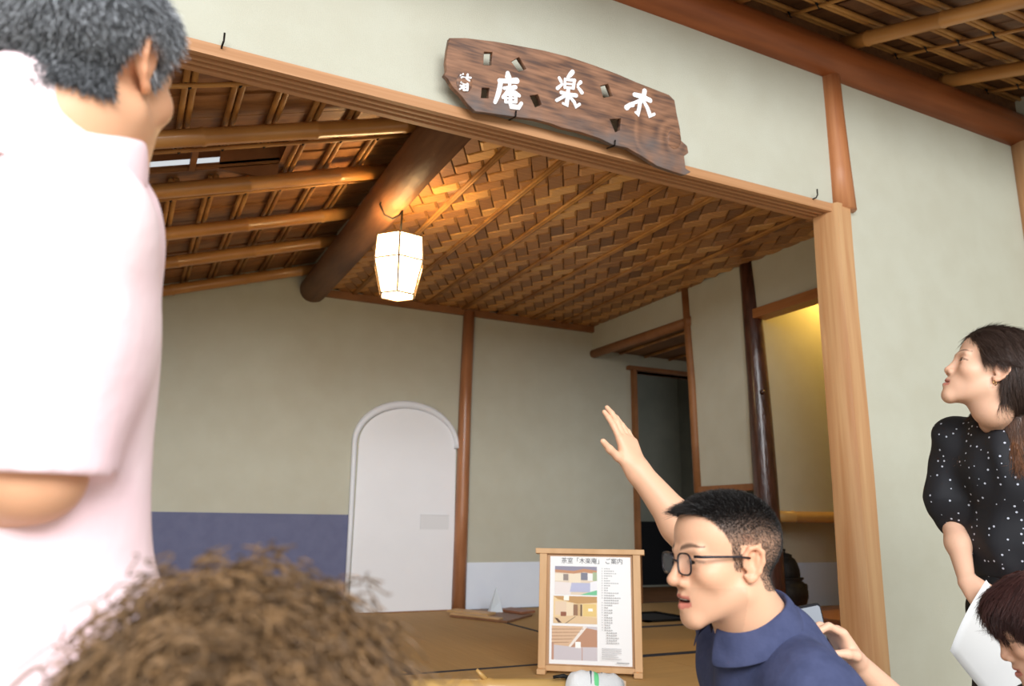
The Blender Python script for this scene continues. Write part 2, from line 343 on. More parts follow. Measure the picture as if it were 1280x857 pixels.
# alcove
mb = MB(); mb.box(XR+.02,4.55,3.58,3.63,1.0,2.9)
struct(mb.build('wall_alcove', plaster), 'hanging plaster wall lit yellow inside the alcove')
wb = struct(MB().box(XR+.05,4.55,3.80,3.86,.3,1.2).box(XR+.02,4.55,3.63,3.86,1.05,1.1).build('wall_alcove_lower', plaster), 'recessed lower back wall of the alcove')
box('paper_dado', mat('alcove_paper',(196,216,246),None,.85), XR+.05, 4.55, 3.796, 3.80, .44, .706, wb)
struct(box('wall_alcove_side', plaster, 4.5, 4.56, 2.5, 3.86, .3, 2.9), 'side wall of the alcove')
struct(box('ceiling_alcove', plank, XR, 4.56, 2.5, 3.64, 2.86, 2.9), 'ceiling over the alcove')
rail = bamboo_pole('trim_8', bamboo_pale, (XR+.03,3.57,.985), (4.5,3.57,.985), .034, None, .38, .16); struct(rail, 'pale bamboo rail under the alcove wall')
toko = struct(box('floor_alcove', mat('alcove_board',(186,124,66),(204,144,84),.4,(3,26,26),4), XR+.03, 4.55, 2.5, 3.86, .30, .44), 'orange wooden board floor of the alcove')
box('floor_edge', mat('alcove_kamachi',(116,66,40),(132,80,50),.35,(26,2,26),4), XR-.02, XR+.04, 2.5, 3.58, .30, .447, toko, .004)
struct(MB().box(2.87,XR,2.5,2.55,.3,2.6).build('wall_inner_front', plaster), 'inner face of the front wall beside the opening')
# host corner behind the sleeve wall
lc = struct(box('ceiling_low', mat('low_ceiling_board',(104,74,46),(124,90,58),.6,(26,3,26),4), X1, 5.4, 3.86, 5.5, 2.37, 2.40), 'low plank ceiling over the host corner')
for x in (3.72,3.98,4.24,4.5): MB().tube([(x,3.9,2.36),(x,5.48,2.36)], .013, 8).build('ceiling_batten', bamboo_thin, lc, True)
struct(box('wall_host', plaster, 5.3, 5.4, 3.86, 5.5, .2, 2.5), 'plaster wall at the end of the host corner')
struct(MB().box(3.835,3.868,YB-.05,YB+.12,.315,2.25).box(3.79,5.0,YB-.055,YB+.12,2.23,2.262).build('trim_9', wood_slim), 'brown door frame of the dark service doorway')
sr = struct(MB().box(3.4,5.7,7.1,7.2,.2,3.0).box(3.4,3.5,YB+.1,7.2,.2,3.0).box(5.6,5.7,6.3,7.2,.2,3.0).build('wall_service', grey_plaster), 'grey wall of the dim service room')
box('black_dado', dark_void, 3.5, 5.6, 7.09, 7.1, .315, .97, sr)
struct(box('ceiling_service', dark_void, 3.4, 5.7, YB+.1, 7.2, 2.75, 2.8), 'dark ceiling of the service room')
# tatami floor
tat = mat('tatami_straw', (186, 148, 92), (170, 134, 82), .75, (2.5, 160, 10), 4, .15, (6, 500, 20), lo=.3, hi=.7)
tat_y = mat('tatami_straw_turned', (184, 146, 92), (168, 132, 82), .75, (160, 2.5, 10), 4, .15, (500, 6, 20), lo=.3, hi=.7)
heri = mat('tatami_border', (34, 38, 52), None, .85)
tf = struct(box('floor_tatami', wood_slim, -1.4, 5.6, 2.44, 7.2, .2, .295), 'raised tea room floor under the tatami')
def mat_x(x0,x1,y0,y1):
    t = box('tatami_mat', tat, x0+.002,x1-.002,y0+.002,y1-.002,.29,.315,tf)
    for a, b in ((y0+.002,y0+.03),(y1-.03,y1-.002)): box('border', heri, x0+.002,x1-.002,a,b,.3,.3165,t)
def mat_y(x0,x1,y0,y1):
    t = box('tatami_mat', tat_y, x0+.002,x1-.002,y0+.002,y1-.002,.29,.315,tf)
    for a, b in ((x0+.002,x0+.03),(x1-.03,x1-.002)): box('border', heri, a,b,y0+.002,y1-.002,.3,.3165,t)
mat_x(-1.3,.55,2.55,3.29); mat_x(.55,2.36,2.55,3.29); mat_x(2.36,XR,2.55,3.29)
mat_y(1.18,2.29,3.29,5.5); mat_y(.2,1.18,3.29,5.5); mat_y(-1.3,.2,3.29,5.5)
mat_x(2.29,XR+.1,3.29,4.2); mat_x(2.29,5.3,4.2,5.5)
# sunken hearth
h = empty('sunken_hearth', (3.34,4.6,.315), 'square black lacquered hearth frame set in the tatami', 'hearth')
mb = MB()
for b in ((3.13,3.55,4.37,4.41),(3.13,3.55,4.81,4.85),(3.13,3.17,4.37,4.85),(3.51,3.55,4.37,4.85)): mb.box(b[0],b[1],b[2],b[3],.31,.326)
mb.build('hearth_frame', black_lac, h); box('hearth_pit', dark_void, 3.17,3.51,4.41,4.81,.30,.3175,h)
# unseen slab added to block the sky, so daylight only enters through the openings
struct(MB().box(1.08,5.7,2.42,7.3,3.36,3.42).box(3.4,5.7,2.6,2.66,2.9,3.4).build('ceiling_sky_block', dark_void), 'unseen slab added over the tea room to block the sky')
# ================================================================ people: continuous surfaces from blended shapes
V3 = lambda *a: np.array(a, float)
def nrm(v): v = np.asarray(v, float); return v/np.linalg.norm(v)
def face_frame(fx, fy, pitch=0, roll=0):
    f = nrm((fx, fy, 0)); l = V3(-f[1], f[0], 0); z = V3(0, 0, 1); p = math.radians(pitch); r = math.radians(roll)
    F = f*math.cos(p)+z*math.sin(p); U = -f*math.sin(p)+z*math.cos(p)
    l2 = l*math.cos(r)+U*math.sin(r); U2 = U*math.cos(r)-l*math.sin(r)
    return np.stack([F, l2, U2], 1)
class Field:
    def __init__(s): s.p = []; s.fold = None
    def rc(s, a, b, ra, rb=None, k=.02, op=1): s.p.append(('rc', op, k, np.asarray(a,float), np.asarray(b,float), ra, ra if rb is None else rb)); return s
    def el(s, c, r, R=None, k=.02, op=1): s.p.append(('el', op, k, np.asarray(c,float), np.asarray(r,float), np.eye(3) if R is None else R)); return s
    def bx(s, c, h, R=None, r=.01, k=.02, op=1): s.p.append(('bx', op, k, np.asarray(c,float), np.asarray(h,float), np.eye(3) if R is None else R, r)); return s
    def pl(s, c, n, k=.004): s.p.append(('pl', -1, k, np.asarray(c,float), nrm(n))); return s      # cut away the side n points to
    @staticmethod
    def d(q, P):
        if q[0] == 'rc':
            a, b, ra, rb = q[3:7]; ba = b-a; L = ba@ba
            t = np.clip(((P-a)@ba)/L, 0, 1) if L > 1e-12 else np.zeros(len(P))
            return np.linalg.norm(P-a-t[:,None]*ba, axis=1)-(ra+(rb-ra)*t)
        if q[0] == 'el':
            x = (P-q[3])@q[5]; k0 = np.linalg.norm(x/q[4], axis=1); k1 = np.linalg.norm(x/q[4]**2, axis=1)+1e-9
            return k0*(k0-1)/k1
        if q[0] == 'bx':
            x = np.abs((P-q[3])@q[5])-q[4]+q[6]
            return np.linalg.norm(np.maximum(x,0), axis=1)+np.minimum(x.max(1),0)-q[6]
        return -((P-q[3])@q[4])
    def ev(s, P, prims=None):
        D = np.full(len(P), 1e3)
        for q in (s.p if prims is None else prims):
            x = s.d(q, P); k = q[2]
            if q[1] > 0:
                h = np.maximum(k-np.abs(D-x), 0)/k; D = np.minimum(D, x)-h*h*k*.25
            else:
                x = -x; h = np.maximum(k-np.abs(D-x), 0)/k; D = np.maximum(D, x)+h*h*k*.25
        if s.fold is not None: D = D+s.fold(P)
        return D
    def bounds(s):
        lo = np.full(3, 1e9); hi = -lo
        for q in s.p:
            if q[1] < 0: continue
            if q[0] == 'rc':
                for c, r in ((q[3],q[5]),(q[4],q[6])): lo = np.minimum(lo, c-r); hi = np.maximum(hi, c+r)
            else: r = np.linalg.norm(q[4]) if q[0] == 'bx' else q[4].max(); lo = np.minimum(lo, q[3]-r); hi = np.maximum(hi, q[3]+r)
        return lo-.03, hi+.03
    def mesh(s, h, relax=1):
        lo, hi = s.bounds(); B = 10; nb = np.ceil((hi-lo)/(B*h)).astype(int); R = .5*math.sqrt(3)*B*h
        g = np.stack(np.meshgrid(*[np.arange(n) for n in nb], indexing='ij'), -1).reshape(-1,3)
        cen = lo+(g+.5)*B*h; dc = s.ev(cen); per = [s.d(q, cen) for q in s.p]
        act = np.where(np.abs(dc) < R*1.25+.012)[0]
        ii = np.stack(np.meshgrid(*[np.arange(B+1)]*3, indexing='ij'), -1).reshape(-1,3)
        F = np.empty((len(act), B+1, B+1, B+1))
        for n, a in enumerate(act):
            pr = [q for q, dd in zip(s.p, per) if (dd[a] < abs(dc[a])+2.2*R+q[2]+.006)]
            F[n] = s.ev(lo+(g[a]*B+ii)*h, pr).reshape(B+1,B+1,B+1)
        base = g[act]*B; N = nb*B+2
        ins = F < 0; sl = [slice(0,B), slice(1,B+1)]
        acc = np.zeros((len(act),B,B,B,3)); cnt = np.zeros((len(act),B,B,B))
        for ax in range(3):
            for b1 in (0,1):
                for b2 in (0,1):
                    o0 = [0,0,0]; oth = [x for x in range(3) if x != ax]; o0[oth[0]] = b1; o0[oth[1]] = b2; o1 = list(o0); o1[ax] = 1
                    f0 = F[(slice(None),)+tuple(sl[x] for x in o0)]; f1 = F[(slice(None),)+tuple(sl[x] for x in o1)]
                    c = (f0 < 0) != (f1 < 0); t = np.where(c, f0/np.where(c, f0-f1, 1), 0)
                    for x in range(3): acc[...,x] += np.where(c, o0[x]+(t if x == ax else 0), 0)
                    cnt += c
        n_, i_, j_, k_ = np.nonzero(cnt); ijk = base[n_]+np.stack([i_,j_,k_],1)
        V = lo+h*(ijk+acc[n_,i_,j_,k_]/cnt[n_,i_,j_,k_][:,None])-h*0
        V = lo+h*(base[n_]+np.stack([i_,j_,k_],1)+acc[n_,i_,j_,k_]/cnt[n_,i_,j_,k_][:,None])
        ID = lambda q: (q[:,0]*N[1]+q[:,1])*N[2]+q[:,2]
        vid = ID(ijk); o = np.argsort(vid); vid = vid[o]; V = V[o]
        Q = []
        for ax in range(3):
            o1 = [0,0,0]; o1[ax] = 1
            f0 = ins[:, :B,:B,:B]; f1 = ins[(slice(None),)+tuple(slice(x,B+x) for x in o1)]
            for flag in (True, False):
                n_, i_, j_, k_ = np.nonzero((f0 != f1) & (f0 == flag)); p = base[n_]+np.stack([i_,j_,k_],1)
                u = np.zeros(3,int); w = np.zeros(3,int); u[(ax+1)%3] = 1; w[(ax+2)%3] = 1
                q = [ID(p-u-w), ID(p-w), ID(p), ID(p-u)]
                Q.append(np.stack(q if flag else q[::-1], 1))
        Q = np.concatenate(Q); idx = np.searchsorted(vid, Q); idx = np.minimum(idx, len(vid)-1)
        Q = idx[(vid[idx] == Q).all(1)]
        for _ in range(relax):
            e = np.concatenate([Q[:,[0,1]],Q[:,[1,2]],Q[:,[2,3]],Q[:,[3,0]]]); S = np.zeros_like(V); c = np.zeros(len(V))
            for x in range(3): S[:,x] = np.bincount(e[:,0], V[e[:,1],x], len(V))
            c = np.bincount(e[:,0], minlength=len(V)); ok = c > 0
            V[ok] += .5*(S[ok]/c[ok][:,None]-V[ok])
        return V, Q
def np_obj(name, V, Q, m, parent, col=None, smooth=True):
    me = bpy.data.meshes.new(name); me.vertices.add(len(V)); me.vertices.foreach_set('co', np.ascontiguousarray(V, dtype=np.float32).ravel())
    k = Q.shape[1]; me.loops.add(Q.size); me.loops.foreach_set('vertex_index', Q.astype(np.int32).ravel())
    me.polygons.add(len(Q)); me.polygons.foreach_set('loop_start', np.arange(0, Q.size, k, dtype=np.int32))
    me.polygons.foreach_set('loop_total', np.full(len(Q), k, dtype=np.int32)); me.update(); me.validate()
    if smooth: me.polygons.foreach_set('use_smooth', np.ones(len(me.polygons), dtype=bool))
    if col is not None:
        a = me.color_attributes.new('Col', 'FLOAT_COLOR', 'POINT'); a.data.foreach_set('color', np.concatenate([col, np.ones((len(col),1))],1).astype(np.float32).ravel())
    return link(name, me, m, parent)
def vnormals(V, Q):
    n = np.cross(V[Q[:,2]]-V[Q[:,0]], V[Q[:,3]]-V[Q[:,1]]); N = np.zeros_like(V)
    for j in range(4):
        for x in range(3): N[:,x] += np.bincount(Q[:,j], n[:,x], len(V))
    return N/(np.linalg.norm(N,axis=1)[:,None]+1e-12)
def strands(roots, dirs, length, width, bend, col, seg=1):
    """thin three-sided tapering hairs; bend: added to the direction towards the tip"""
    n = len(roots); a = np.cross(dirs, V3(.3,.5,.8)); a /= np.linalg.norm(a,axis=1)[:,None]+1e-9; b = np.cross(dirs, a)
    V = []; L = np.asarray(length).reshape(-1,1)*np.ones((n,1)); W = np.asarray(width).reshape(-1,1)*np.ones((n,1))
    for i in range(seg+1):
        t = i/seg; c = roots+dirs*L*t+bend*L*(t*t)
        w = W*(1-.8*t)
        for j in range(3): V.append(c+(a*math.cos(2.094*j)+b*math.sin(2.094*j))*w)
    V = np.stack(V,1); k = 3*(seg+1); q = []
    for i in range(seg):
        for j in range(3): q.append((3*i+j, 3*i+(j+1)%3, 3*i+3+(j+1)%3, 3*i+3+j))
    Q = (np.arange(n)*k)[:,None,None]+np.array(q)[None]
    return V.reshape(-1,3), Q.reshape(-1,4), np.repeat(col, k, 0)
# ---- head: local x forward, y left, z up, origin between the ears at eye height
def head(F, O, R, s=1.0, female=False, mouth=0.0, neck=None, neck_r=.054):
    T = lambda *p: O+R@(V3(*p)*s)
    def el(c, r, k=.02, op=1, rot=None): F.el(T(*c), V3(*r)*s, R if rot is None else R@rot, k*s, op)
    def rc(a, b, ra, rb, k=.02, op=1): F.rc(T(*a), T(*b), ra*s, rb*s, k*s, op)
    jw = .9 if female else 1.0
    el((-.014,0,.036),(.098,.077,.084),.01); el((.03,0,.044),(.062,.064,.058),.03); el((.028,0,-.035),(.058,.060,.07),.03)
    for y in (1,-1):
        rc((.0,y*.053*jw,-.06),(.074,y*.014*jw,-.106),.017,.014,.028)
        el((.058,y*.043,-.026),(.026,.022,.022),.024); rc((.078,y*.044,.016),(.091,y*.012,.014),.009,.010,.014)
        el((.104,y*.033,-.004),(.018,.019,.013),.016,-1)
        el((.076,y*.0325,-.003),(.0145,.0175,.0135),.006)
        el((.094,y*.0345,-.0035),(.012,.0125,.0040 if not female else .0055),.002,-1)
    el((.078,0,-.102),(.017,.022*jw,.017),.016); el((.070,0,-.064),(.028,.034,.032),.022)
    nt = .117 if not female else .108
    rc((.088,0,.010),(nt-.006,0,-.034),.0075,.0095,.014); el((nt-.006,0,-.036),(.0105,.0105,.0095),.008)
    for y in (1,-1):
        el((.096,y*.0140,-.040),(.012,.0085,.0095) if not female else (.010,.0070,.0080),.006); el((.101,y*.0065,-.0475),(.006,.0035,.004),.003,-1)
        rc((.093+.003,y*.006,-.063),(.080,y*.023,-.0695-mouth*.3),.0058,.0035,.006); rc((.096,y*.002,-.0785-mouth),(.080,y*.022,-.073-mouth*.6),.0066,.0035,.006)
    el((.094,0,-.0705-mouth*.5),(.020,.0205,.0016+mouth*.55),.003,-1)
    for y in (1,-1):                                            # ears
        pts = [(.004,.072,-.012),(.004,.077,.006),(-.004,.082,.019),(-.016,.086,.022),(-.026,.087,.013),(-.027,.085,-.004),(-.020,.081,-.022),(-.012,.077,-.033),(-.004,.073,-.036),(.002,.070,-.028)]
        el((-.012,y*.074,-.006),(.017,.006,.024),.006,1)
        for p, q in zip(pts[:-1], pts[1:]): rc((p[0],y*p[1],p[2]),(q[0],y*q[1],q[2]),.0042,.0042,.004)
        el((-.006,y*.076,-.034),(.007,.004,.008),.004); el((-.008,y*.083,-.006),(.009,.007,.013),.004,-1)
        rc((-.019,y*.081,.012),(-.019,y*.079,-.012),.003,.003,.004)
    if neck is not None: rc((-.025,0,-.06),(-.032,0,-.10),.05,.05,.03); F.rc(T(-.03,0,-.085), neck, neck_r*s, (neck_r+.006)*s, .03)
def hand(F, W, D, B, side, curls, spread=(0,0,0,0), s=1.0, thumb=((.022,.024,-.008),(.052,.048,-.018),(.078,.056,-.026),(.100,.058,-.030))):
    """W wrist, D towards the fingers, B back of the hand; side +1 puts the thumb on +Y = B x D"""
    D = nrm(D); B = nrm(np.asarray(B)-D*(np.asarray(B)@D)); Y = np.cross(B, D)*side; M3 = np.stack([D,Y,B],1); T = lambda p: W+M3@(V3(*p)*s)
    ky = (.027,.0095,-.0085,-.0255); kx = (.088,.091,.086,.077)
    seg = ((.041,.025,.021),(.046,.029,.022),(.042,.027,.021),(.033,.020,.018)); rr = ((.0092,.0084,.0076,.0064),(.0095,.0086,.0078,.0065),(.009,.0082,.0074,.0062),(.008,.0072,.0066,.0056))
    F.el(T((.048,.002,-.003)), V3(.045,.034,.013)*s, M3, .02*s)
    for i in range(4): F.rc(T((.008,ky[i]*.45,0)), T((kx[i],ky[i],0)), .016*s, .0112*s, .012*s)
    F.el(T((.035,.022,-.010)), V3(.030,.016,.014)*s, M3, .014*s)
    for i in range(4):
        p = V3(kx[i],ky[i],0); a = 0; sp = math.radians(spread[i])
        for j in range(3):
            a += math.radians(curls[i][j]); d = V3(math.cos(a)*math.cos(sp), math.sin(sp)*math.cos(a), -math.sin(a)); q = p+d*seg[i][j]
            F.rc(T(p), T(q), rr[i][j]*s, rr[i][j+1]*s, .0035*s); p = q
    for a, b, ra, rb in zip(thumb[:-1], thumb[1:], (.0145,.0112,.0098), (.0112,.0098,.0078)): F.rc(T(a), T(b), ra*s, rb*s, .006*s)
def skin_cols(V, O, R, s, base, lip, brow, dark, female=False, mouth=0.0, hairfn=None, hair=None, stubble=0.0):
    L = ((V-O)@R)/s; base, lip, brow, dark = [np.array(lin(c)) for c in (base, lip, brow, dark)]
    col = np.tile(base, (len(V),1)); x, y, z = L.T; ay = np.abs(y)
    def blend(w, c):
        nonlocal col
        w = np.clip(w,0,1)[:,None]; col = col*(1-w)+c*w
    onh = (np.linalg.norm(L, axis=1) < .17)
    red = base*np.array((1.0,.80,.74))
    blend(onh*np.exp(-(((x-.06)/.03)**2+((ay-.045)/.02)**2+((z+.03)/.02)**2))*.45, red)
    blend(onh*np.exp(-(((x-.112)/.02)**2+(y/.02)**2+((z+.038)/.014)**2))*.4, red)
    blend(onh*(ay > .077)*(np.abs(x+.01) < .03)*.5, red)
    if stubble: blend(onh*(x > .0)*(z < -.048)*(z > -.13)*stubble, dark)
    zu = -.065-ay*.22; zl = -.0765-mouth+ay*ay*8
    blend(onh*(x > .076)*(ay < .0235)*((np.abs(z-zu) < .0052)|(np.abs(z-zl) < .0062)), lip)
    blend(onh*(x > .07)*(ay < .0215)*(np.abs(z+.0705+mouth*.5) < .001+mouth*.45)*(x < .094), np.array((.06,.015,.012)))
    bz = .0205+.006*np.sin(np.clip((ay-.012)/.04,0,1)*2.6); bw = .0042*(1-np.clip((ay-.03)/.03,0,.75)) if not female else .0028*(1-np.clip((ay-.03)/.03,0,.7))
    blend(onh*(x > .05)*(ay > .013)*(ay < .055)*np.clip(1.6-np.abs(z-bz)/bw,0,1)*.8, brow)
    ez = -.0035; er = np.sqrt(((ay-.0345)/.0165)**2+((z-ez)/.0058)**2)
    blend(onh*(x > .07)*np.clip(1.5-np.abs(er-1.0)*5,0,1)*(z > ez-.002)*(.75 if female else .5), dark)
    if hairfn is not None:
        w = hairfn(L); blend(onh*w, np.array(lin(hair)))
    return col, L
def eyes(parent, O, R, s, look=(1,0,0)):
    for y in (1,-1):
        c = O+R@(V3(.0755,y*.0325,-.0035)*s); d = R@nrm(look)
        n, m = 16, 12; V = []; Cc = []
        a = nrm(np.cross(d, (0,0,1))); b = np.cross(a, d)
        for i in range(m+1):
            t = PI*i/m
            for j in range(n):
                w = 2*PI*j/n; V.append(c+.0122*s*(d*math.cos(t)+(a*math.cos(w)+b*math.sin(w))*math.sin(t)))
                Cc.append((.008,.006,.005) if t < .30 else ((.05,.025,.015) if t < .56 else (.78,.74,.70)))
        Q = [(i*n+j, i*n+(j+1)%n, (i+1)*n+(j+1)%n, (i+1)*n+j) for i in range(m) for j in range(n)]
        np_obj('eye', np.array(V), np.array(Q), mat('eyeball',(255,255,255),None,.12,attr='Col'), parent, np.array(Cc))
def fold_fn(amp, fx, seed=0, aniso=(1,1,.45)):
    r = np.random.default_rng(seed); K = r.normal(size=(7,3))*fx*np.array(aniso); ph = r.uniform(0,6.28,7)
    def f(P):
        w = P+.03*np.sin(P[:,[1,2,0]]*17+seed); return amp*np.sin(w@K.T+ph).sum(1)/2.2
    return f
skin_m = mat('skin', (255,255,255), None, .45, attr='Col', bump=.06, bscale=(420,420,420), spec=.35, sss=.10, bdist=.002)
hair_m = mat('hair', (255,255,255), None, .42, attr='Col', spec=.5)
# ---------------------------------------------------------------- seated man with glasses, arm raised
def hairline_m(L):
    x, y, z = L.T
    zl = np.interp(x, [-.12,-.045,-.036,-.030,.002,.008,.020,.028,.042,.056,.072,.09,.12], [-.062,-.060,-.03,.024,.024,-.022,-.02,.026,.05,.07,.079,.083,.086])
    ear = (np.abs(y) > .0735)&(x > -.034)&(x < .01)&(z < .026)
    return np.clip((z-zl)/.006,0,1)*(~ear)
def make_hair(parent, V, Q, L, fn, R, colf, n_per, lenf, dirf, width, name='hair', seg=2, seed=1):
    r = np.random.default_rng(seed); w = fn(L)*(np.linalg.norm(L,axis=1) < .16); idx = np.where(w > .35)[0]; idx = np.repeat(idx, n_per)
    N = vnormals(V, Q); loc = L[idx]; nl = N[idx]@R; d = dirf(loc, nl, r); d /= np.linalg.norm(d,axis=1)[:,None]+1e-9
    jit = r.normal(size=(len(idx),3))*.0012; roots = V[idx]+jit-N[idx]*.001
    ln = lenf(loc, r); bend = dirf(loc, nl, r, True)
    v, q, c = strands(roots, d@R.T, ln, width, bend@R.T, colf(loc, r), seg)
    return np_obj(name, v, q, hair_m, parent, c, False)
def explainer():
    O = V3(1.042,1.197,.863); R = face_frame(-.978,.205,-2)
    root = empty('person', (1.12,1.2,0), 'kneeling man in glasses and navy shirt pointing up with bare forearm', 'person')
    B = Field(); neck = V3(1.118,1.215,.735)
    head(B, O, R, 1.0, False, .004, neck, .056)
    shL, shR = V3(1.105,1.065,.622), V3(1.20,1.365,.640); elR, wrR = V3(1.221,1.475,.859), V3(1.11,1.571,1.050)
    mid = (shL+shR)/2; pel = V3(1.22,1.24,.25)
    B.rc(neck, mid, .060, .065, .05); B.rc(mid, pel, .09, .12, .05); B.rc(shL, shR, .05, .05, .06)
    B.rc(shR, elR, .052, .046, .03); B.rc(elR, elR+(wrR-elR)*.35, .046, .047, .02); B.rc(elR+(wrR-elR)*.35, wrR, .045, .028, .02)
    B.el(wrR, (.028,.02,.03), None, .02)
    D = V3(1.078,1.612,1.20)-wrR
    hand(B, wrR, D, V3(.25,-.93,.25), 1, ((6,8,6),(4,10,8),(8,12,8),(12,14,10)), (1,0,-1,-2), .93,
         ((.020,.020,-.006),(.044,.046,-.010),(.066,.068,-.010),(.088,.086,-.008)))
    elL = V3(1.04,1.05,.42); haL = V3(.90,1.18,.30)
    B.rc(shL, elL, .046,.04,.03); B.rc(elL, haL, .04,.027,.02); hand(B, haL, V3(-.6,.7,-.1), V3(0,0,1), 1, ((20,25,20),)*4)
    V, Q = B.mesh(.0027)
    def hf(L):
        x, y, z = L.T; return hairline_m(L)*np.interp(z, [-.09,-.03,.03,.075],[.25,.38,.55,.95])
    col, L = skin_cols(V, O, R, 1.0, (226,176,144), (196,120,104), (48,36,30), (70,52,46), False, .004, hf, (30,26,26), .10)
    body = np_obj('body', V, Q, skin_m, root, col)
    eyes(root, O, R, 1.0, (1,.12,.02))
    MB().box(-.004,.004,-.013,.013,-.0025,.0025, Matrix([list(R[i])+[float((O+R@V3(.0895,0,-.0690))[i])] for i in range(3)]+[[0,0,0,1]])).build('teeth', mat('teeth',(226,220,208),None,.3), root)
    sm = lambda a, b, x: np.clip((x-a)/(b-a),0,1)**2*(3-2*np.clip((x-a)/(b-a),0,1))
    def lenf(l, r): return (.0025+.0095*sm(.035,.10,l[:,2])+.013*sm(.055,.085,l[:,0])*sm(.05,.08,l[:,2]))*r.uniform(.75,1.15,len(l))
    def dirf(l, n, r, bend=False):
        top = sm(.04,.09,l[:,2])[:,None]
        if bend: return V3(.25,0,-.12)*top*(1+2*sm(.05,.08,l[:,0])[:,None])+V3(0,0,-.3)*(1-top)
        return n*(.75)+V3(.35,0,.15)*top+V3(-.1,0,-.5)*(1-top)+r.normal(size=l.shape)*.22
    def colf(l, r):
        g = r.uniform(.6,1.3,len(l))[:,None]*np.array((.016,.013,.012)); gray = (r.random(len(l)) < .10)[:,None]; return np.where(gray, g+.13, g)
    make_hair(root, V, Q, L, hairline_m, R, colf, 3, lenf, dirf, .00045)
    # glasses
    T = lambda *p: Vector(O+R@V3(*p)); fm = mat('glasses_frame',(28,26,34),None,.25); g = MB()
    lenses = []
    for y in (1,-1):
        pts = []
        for i in range(29):
            w = 2*PI*i/28; cx, cy = math.cos(w), math.sin(w); e = .62
            yy = .0245*math.copysign(abs(cx)**e,cx); zz = .0190*math.copysign(abs(cy)**e,cy)
            pts.append(T(.104-.10*(abs(.034+yy*y*y)-.01)*.28-.0, y*(.0345+yy), -.006+zz))
        g.tube(pts, .0019, 6, False)
        g.tube([T(.0955,y*.060,.008),T(.088,y*.0715,.0075),T(.06,y*.0775,.007),(T(.02,y*.0795,.006)),T(-.004,y*.0815,.003)], [.0030,.0028,.0024,.0022,.0022], 6)
        lens = MB().add(pts[:-1], [tuple(range(28))])
        lenses.append(lens)
    g.tube([T(.1035,.0115,-.002),T(.108,0,.001),T(.1035,-.0115,-.002)], .0019, 6)
    gf = g.build('glasses', fm, root, True)
    for lens in lenses:
        lo = lens.build('lens', mat('lens_glass',(255,255,255),None,.03,spec=.5,alpha=.07), gf); so = lo.modifiers.new('thick','SOLIDIFY'); so.thickness = .0012
    # navy shirt
    sh_m = mat('navy_cotton',(62,68,98),(72,78,110),.85,(30,30,30),5,.3,(16,16,16),spec=.2,bdist=.02)
    S = Field(); fr = face_frame(-.95,.25)
    S.rc(mid+V3(.02,.0,-.06), pel+V3(0,0,.06), .128, .155, .05); S.el(mid+V3(.03,0,-.11),(.13,.17,.13),fr,.06); S.rc(shL, shR, .062, .060, .07)
    S.rc(mid+V3(.05,-.01,-.02), neck+V3(.04,.0,-.03), .08, .052, .06)
    S.rc(neck+V3(.03,-.015,-.045), shL+V3(.015,.01,.0), .054,.062,.08); S.rc(neck+V3(.03,.015,-.045), shR, .054,.058,.08); S.rc(neck+V3(.05,0,-.03), mid+V3(.09,.02,-.10), .05,.11,.08); S.rc(shL, elL, .066, .062, .08); S.rc(shR, shR+(elR-shR)*.62, .066, .064, .03); S.rc(elL, elL+(haL-elL)*.4, .06,.058,.03)
    S.rc(neck+V3(-.02,0,-.02), O+R@V3(-.02,0,-.06), .060, .075, .012, -1)
    S.pl(elL+(haL-elL)*.35, haL-elL); 
    S.fold = fold_fn(.0042, 26, 5)
    v, q = S.mesh(.006); shirt = np_obj('shirt', v, q, sh_m, root)
    # turned collar
    axis = nrm(nrm(O+R@V3(-.03,0,-.09)-neck)*.45+V3(0,0,1)); fwd = nrm(V3(-.9,.3,0)-axis*(V3(-.9,.3,0)@axis)); lf = np.cross(axis, fwd); rows = []
    for i in range(33):
        w = -PI+2*PI*i/32; a = w*.88+PI; bk = (1-math.cos(a))/2          # a = 0 at the front opening
        d = fwd*math.cos(a)+lf*math.sin(a)
        c0 = neck+axis*(-.002+.032*bk)+fwd*.010
        e = 1+.10*math.sin(a)**2; rows.append([c0+d*.068*e-axis*.012, c0+d*.070*e+axis*.020, c0+d*.076*e+axis*.028, c0+d*.086*e+axis*.018, c0+d*(.101+.010*(1-bk))*e-axis*(.018+.022*(1-bk))])
    cv = np.array(rows).reshape(-1,3); cq = np.array([(i*5+j,i*5+j+1,(i+1)*5+j+1,(i+1)*5+j) for i in range(32) for j in range(4)])
    co = np_obj('collar', cv, cq, sh_m, root); so = co.modifiers.new('thick','SOLIDIFY'); so.thickness = .004; co.modifiers.new('s','SUBSURF').levels = 1
    P = Field()
    for y in (-1,1):
        hip = pel+V3(0,y*.09,-.03); kn = V3(.86,1.2+y*.13,.10); P.rc(hip, kn, .11, .075, .05); P.rc(kn, V3(1.24,1.22+y*.1,.075), .072, .055, .03)
    v, q = P.mesh(.012); np_obj('trousers', v, q, mat('dark_trousers',(48,50,58),None,.85), root)
explainer()
KI = [[(1.7034,0.2681,0.0091),(1.7016,0.2458,0.0087),(1.687,0.217,0.0078),(1.6845,0.189,0.0074),(1.6802,0.1651,0.0087),(1.67,0.1729,0.0043)],[(1.6575,0.2416,0.0078),(1.6897,0.2428,0.0095),(1.7339,0.2367,0.0087)],[(1.699,0.2314,0.0078),(1.6609,0.2094,0.0056),(1.6408,0.1965,0.0074)],[(1.6408,0.1965,0.0074),(1.6264,0.1816,0.01)],[(1.636,0.1919,0.0074),(1.6568,0.197,0.0048)],[(1.7068,0.2219,0.0061),(1.7237,0.2031,0.0074),(1.7403,0.1749,0.01),(1.7584,0.1862,0.0056)]]
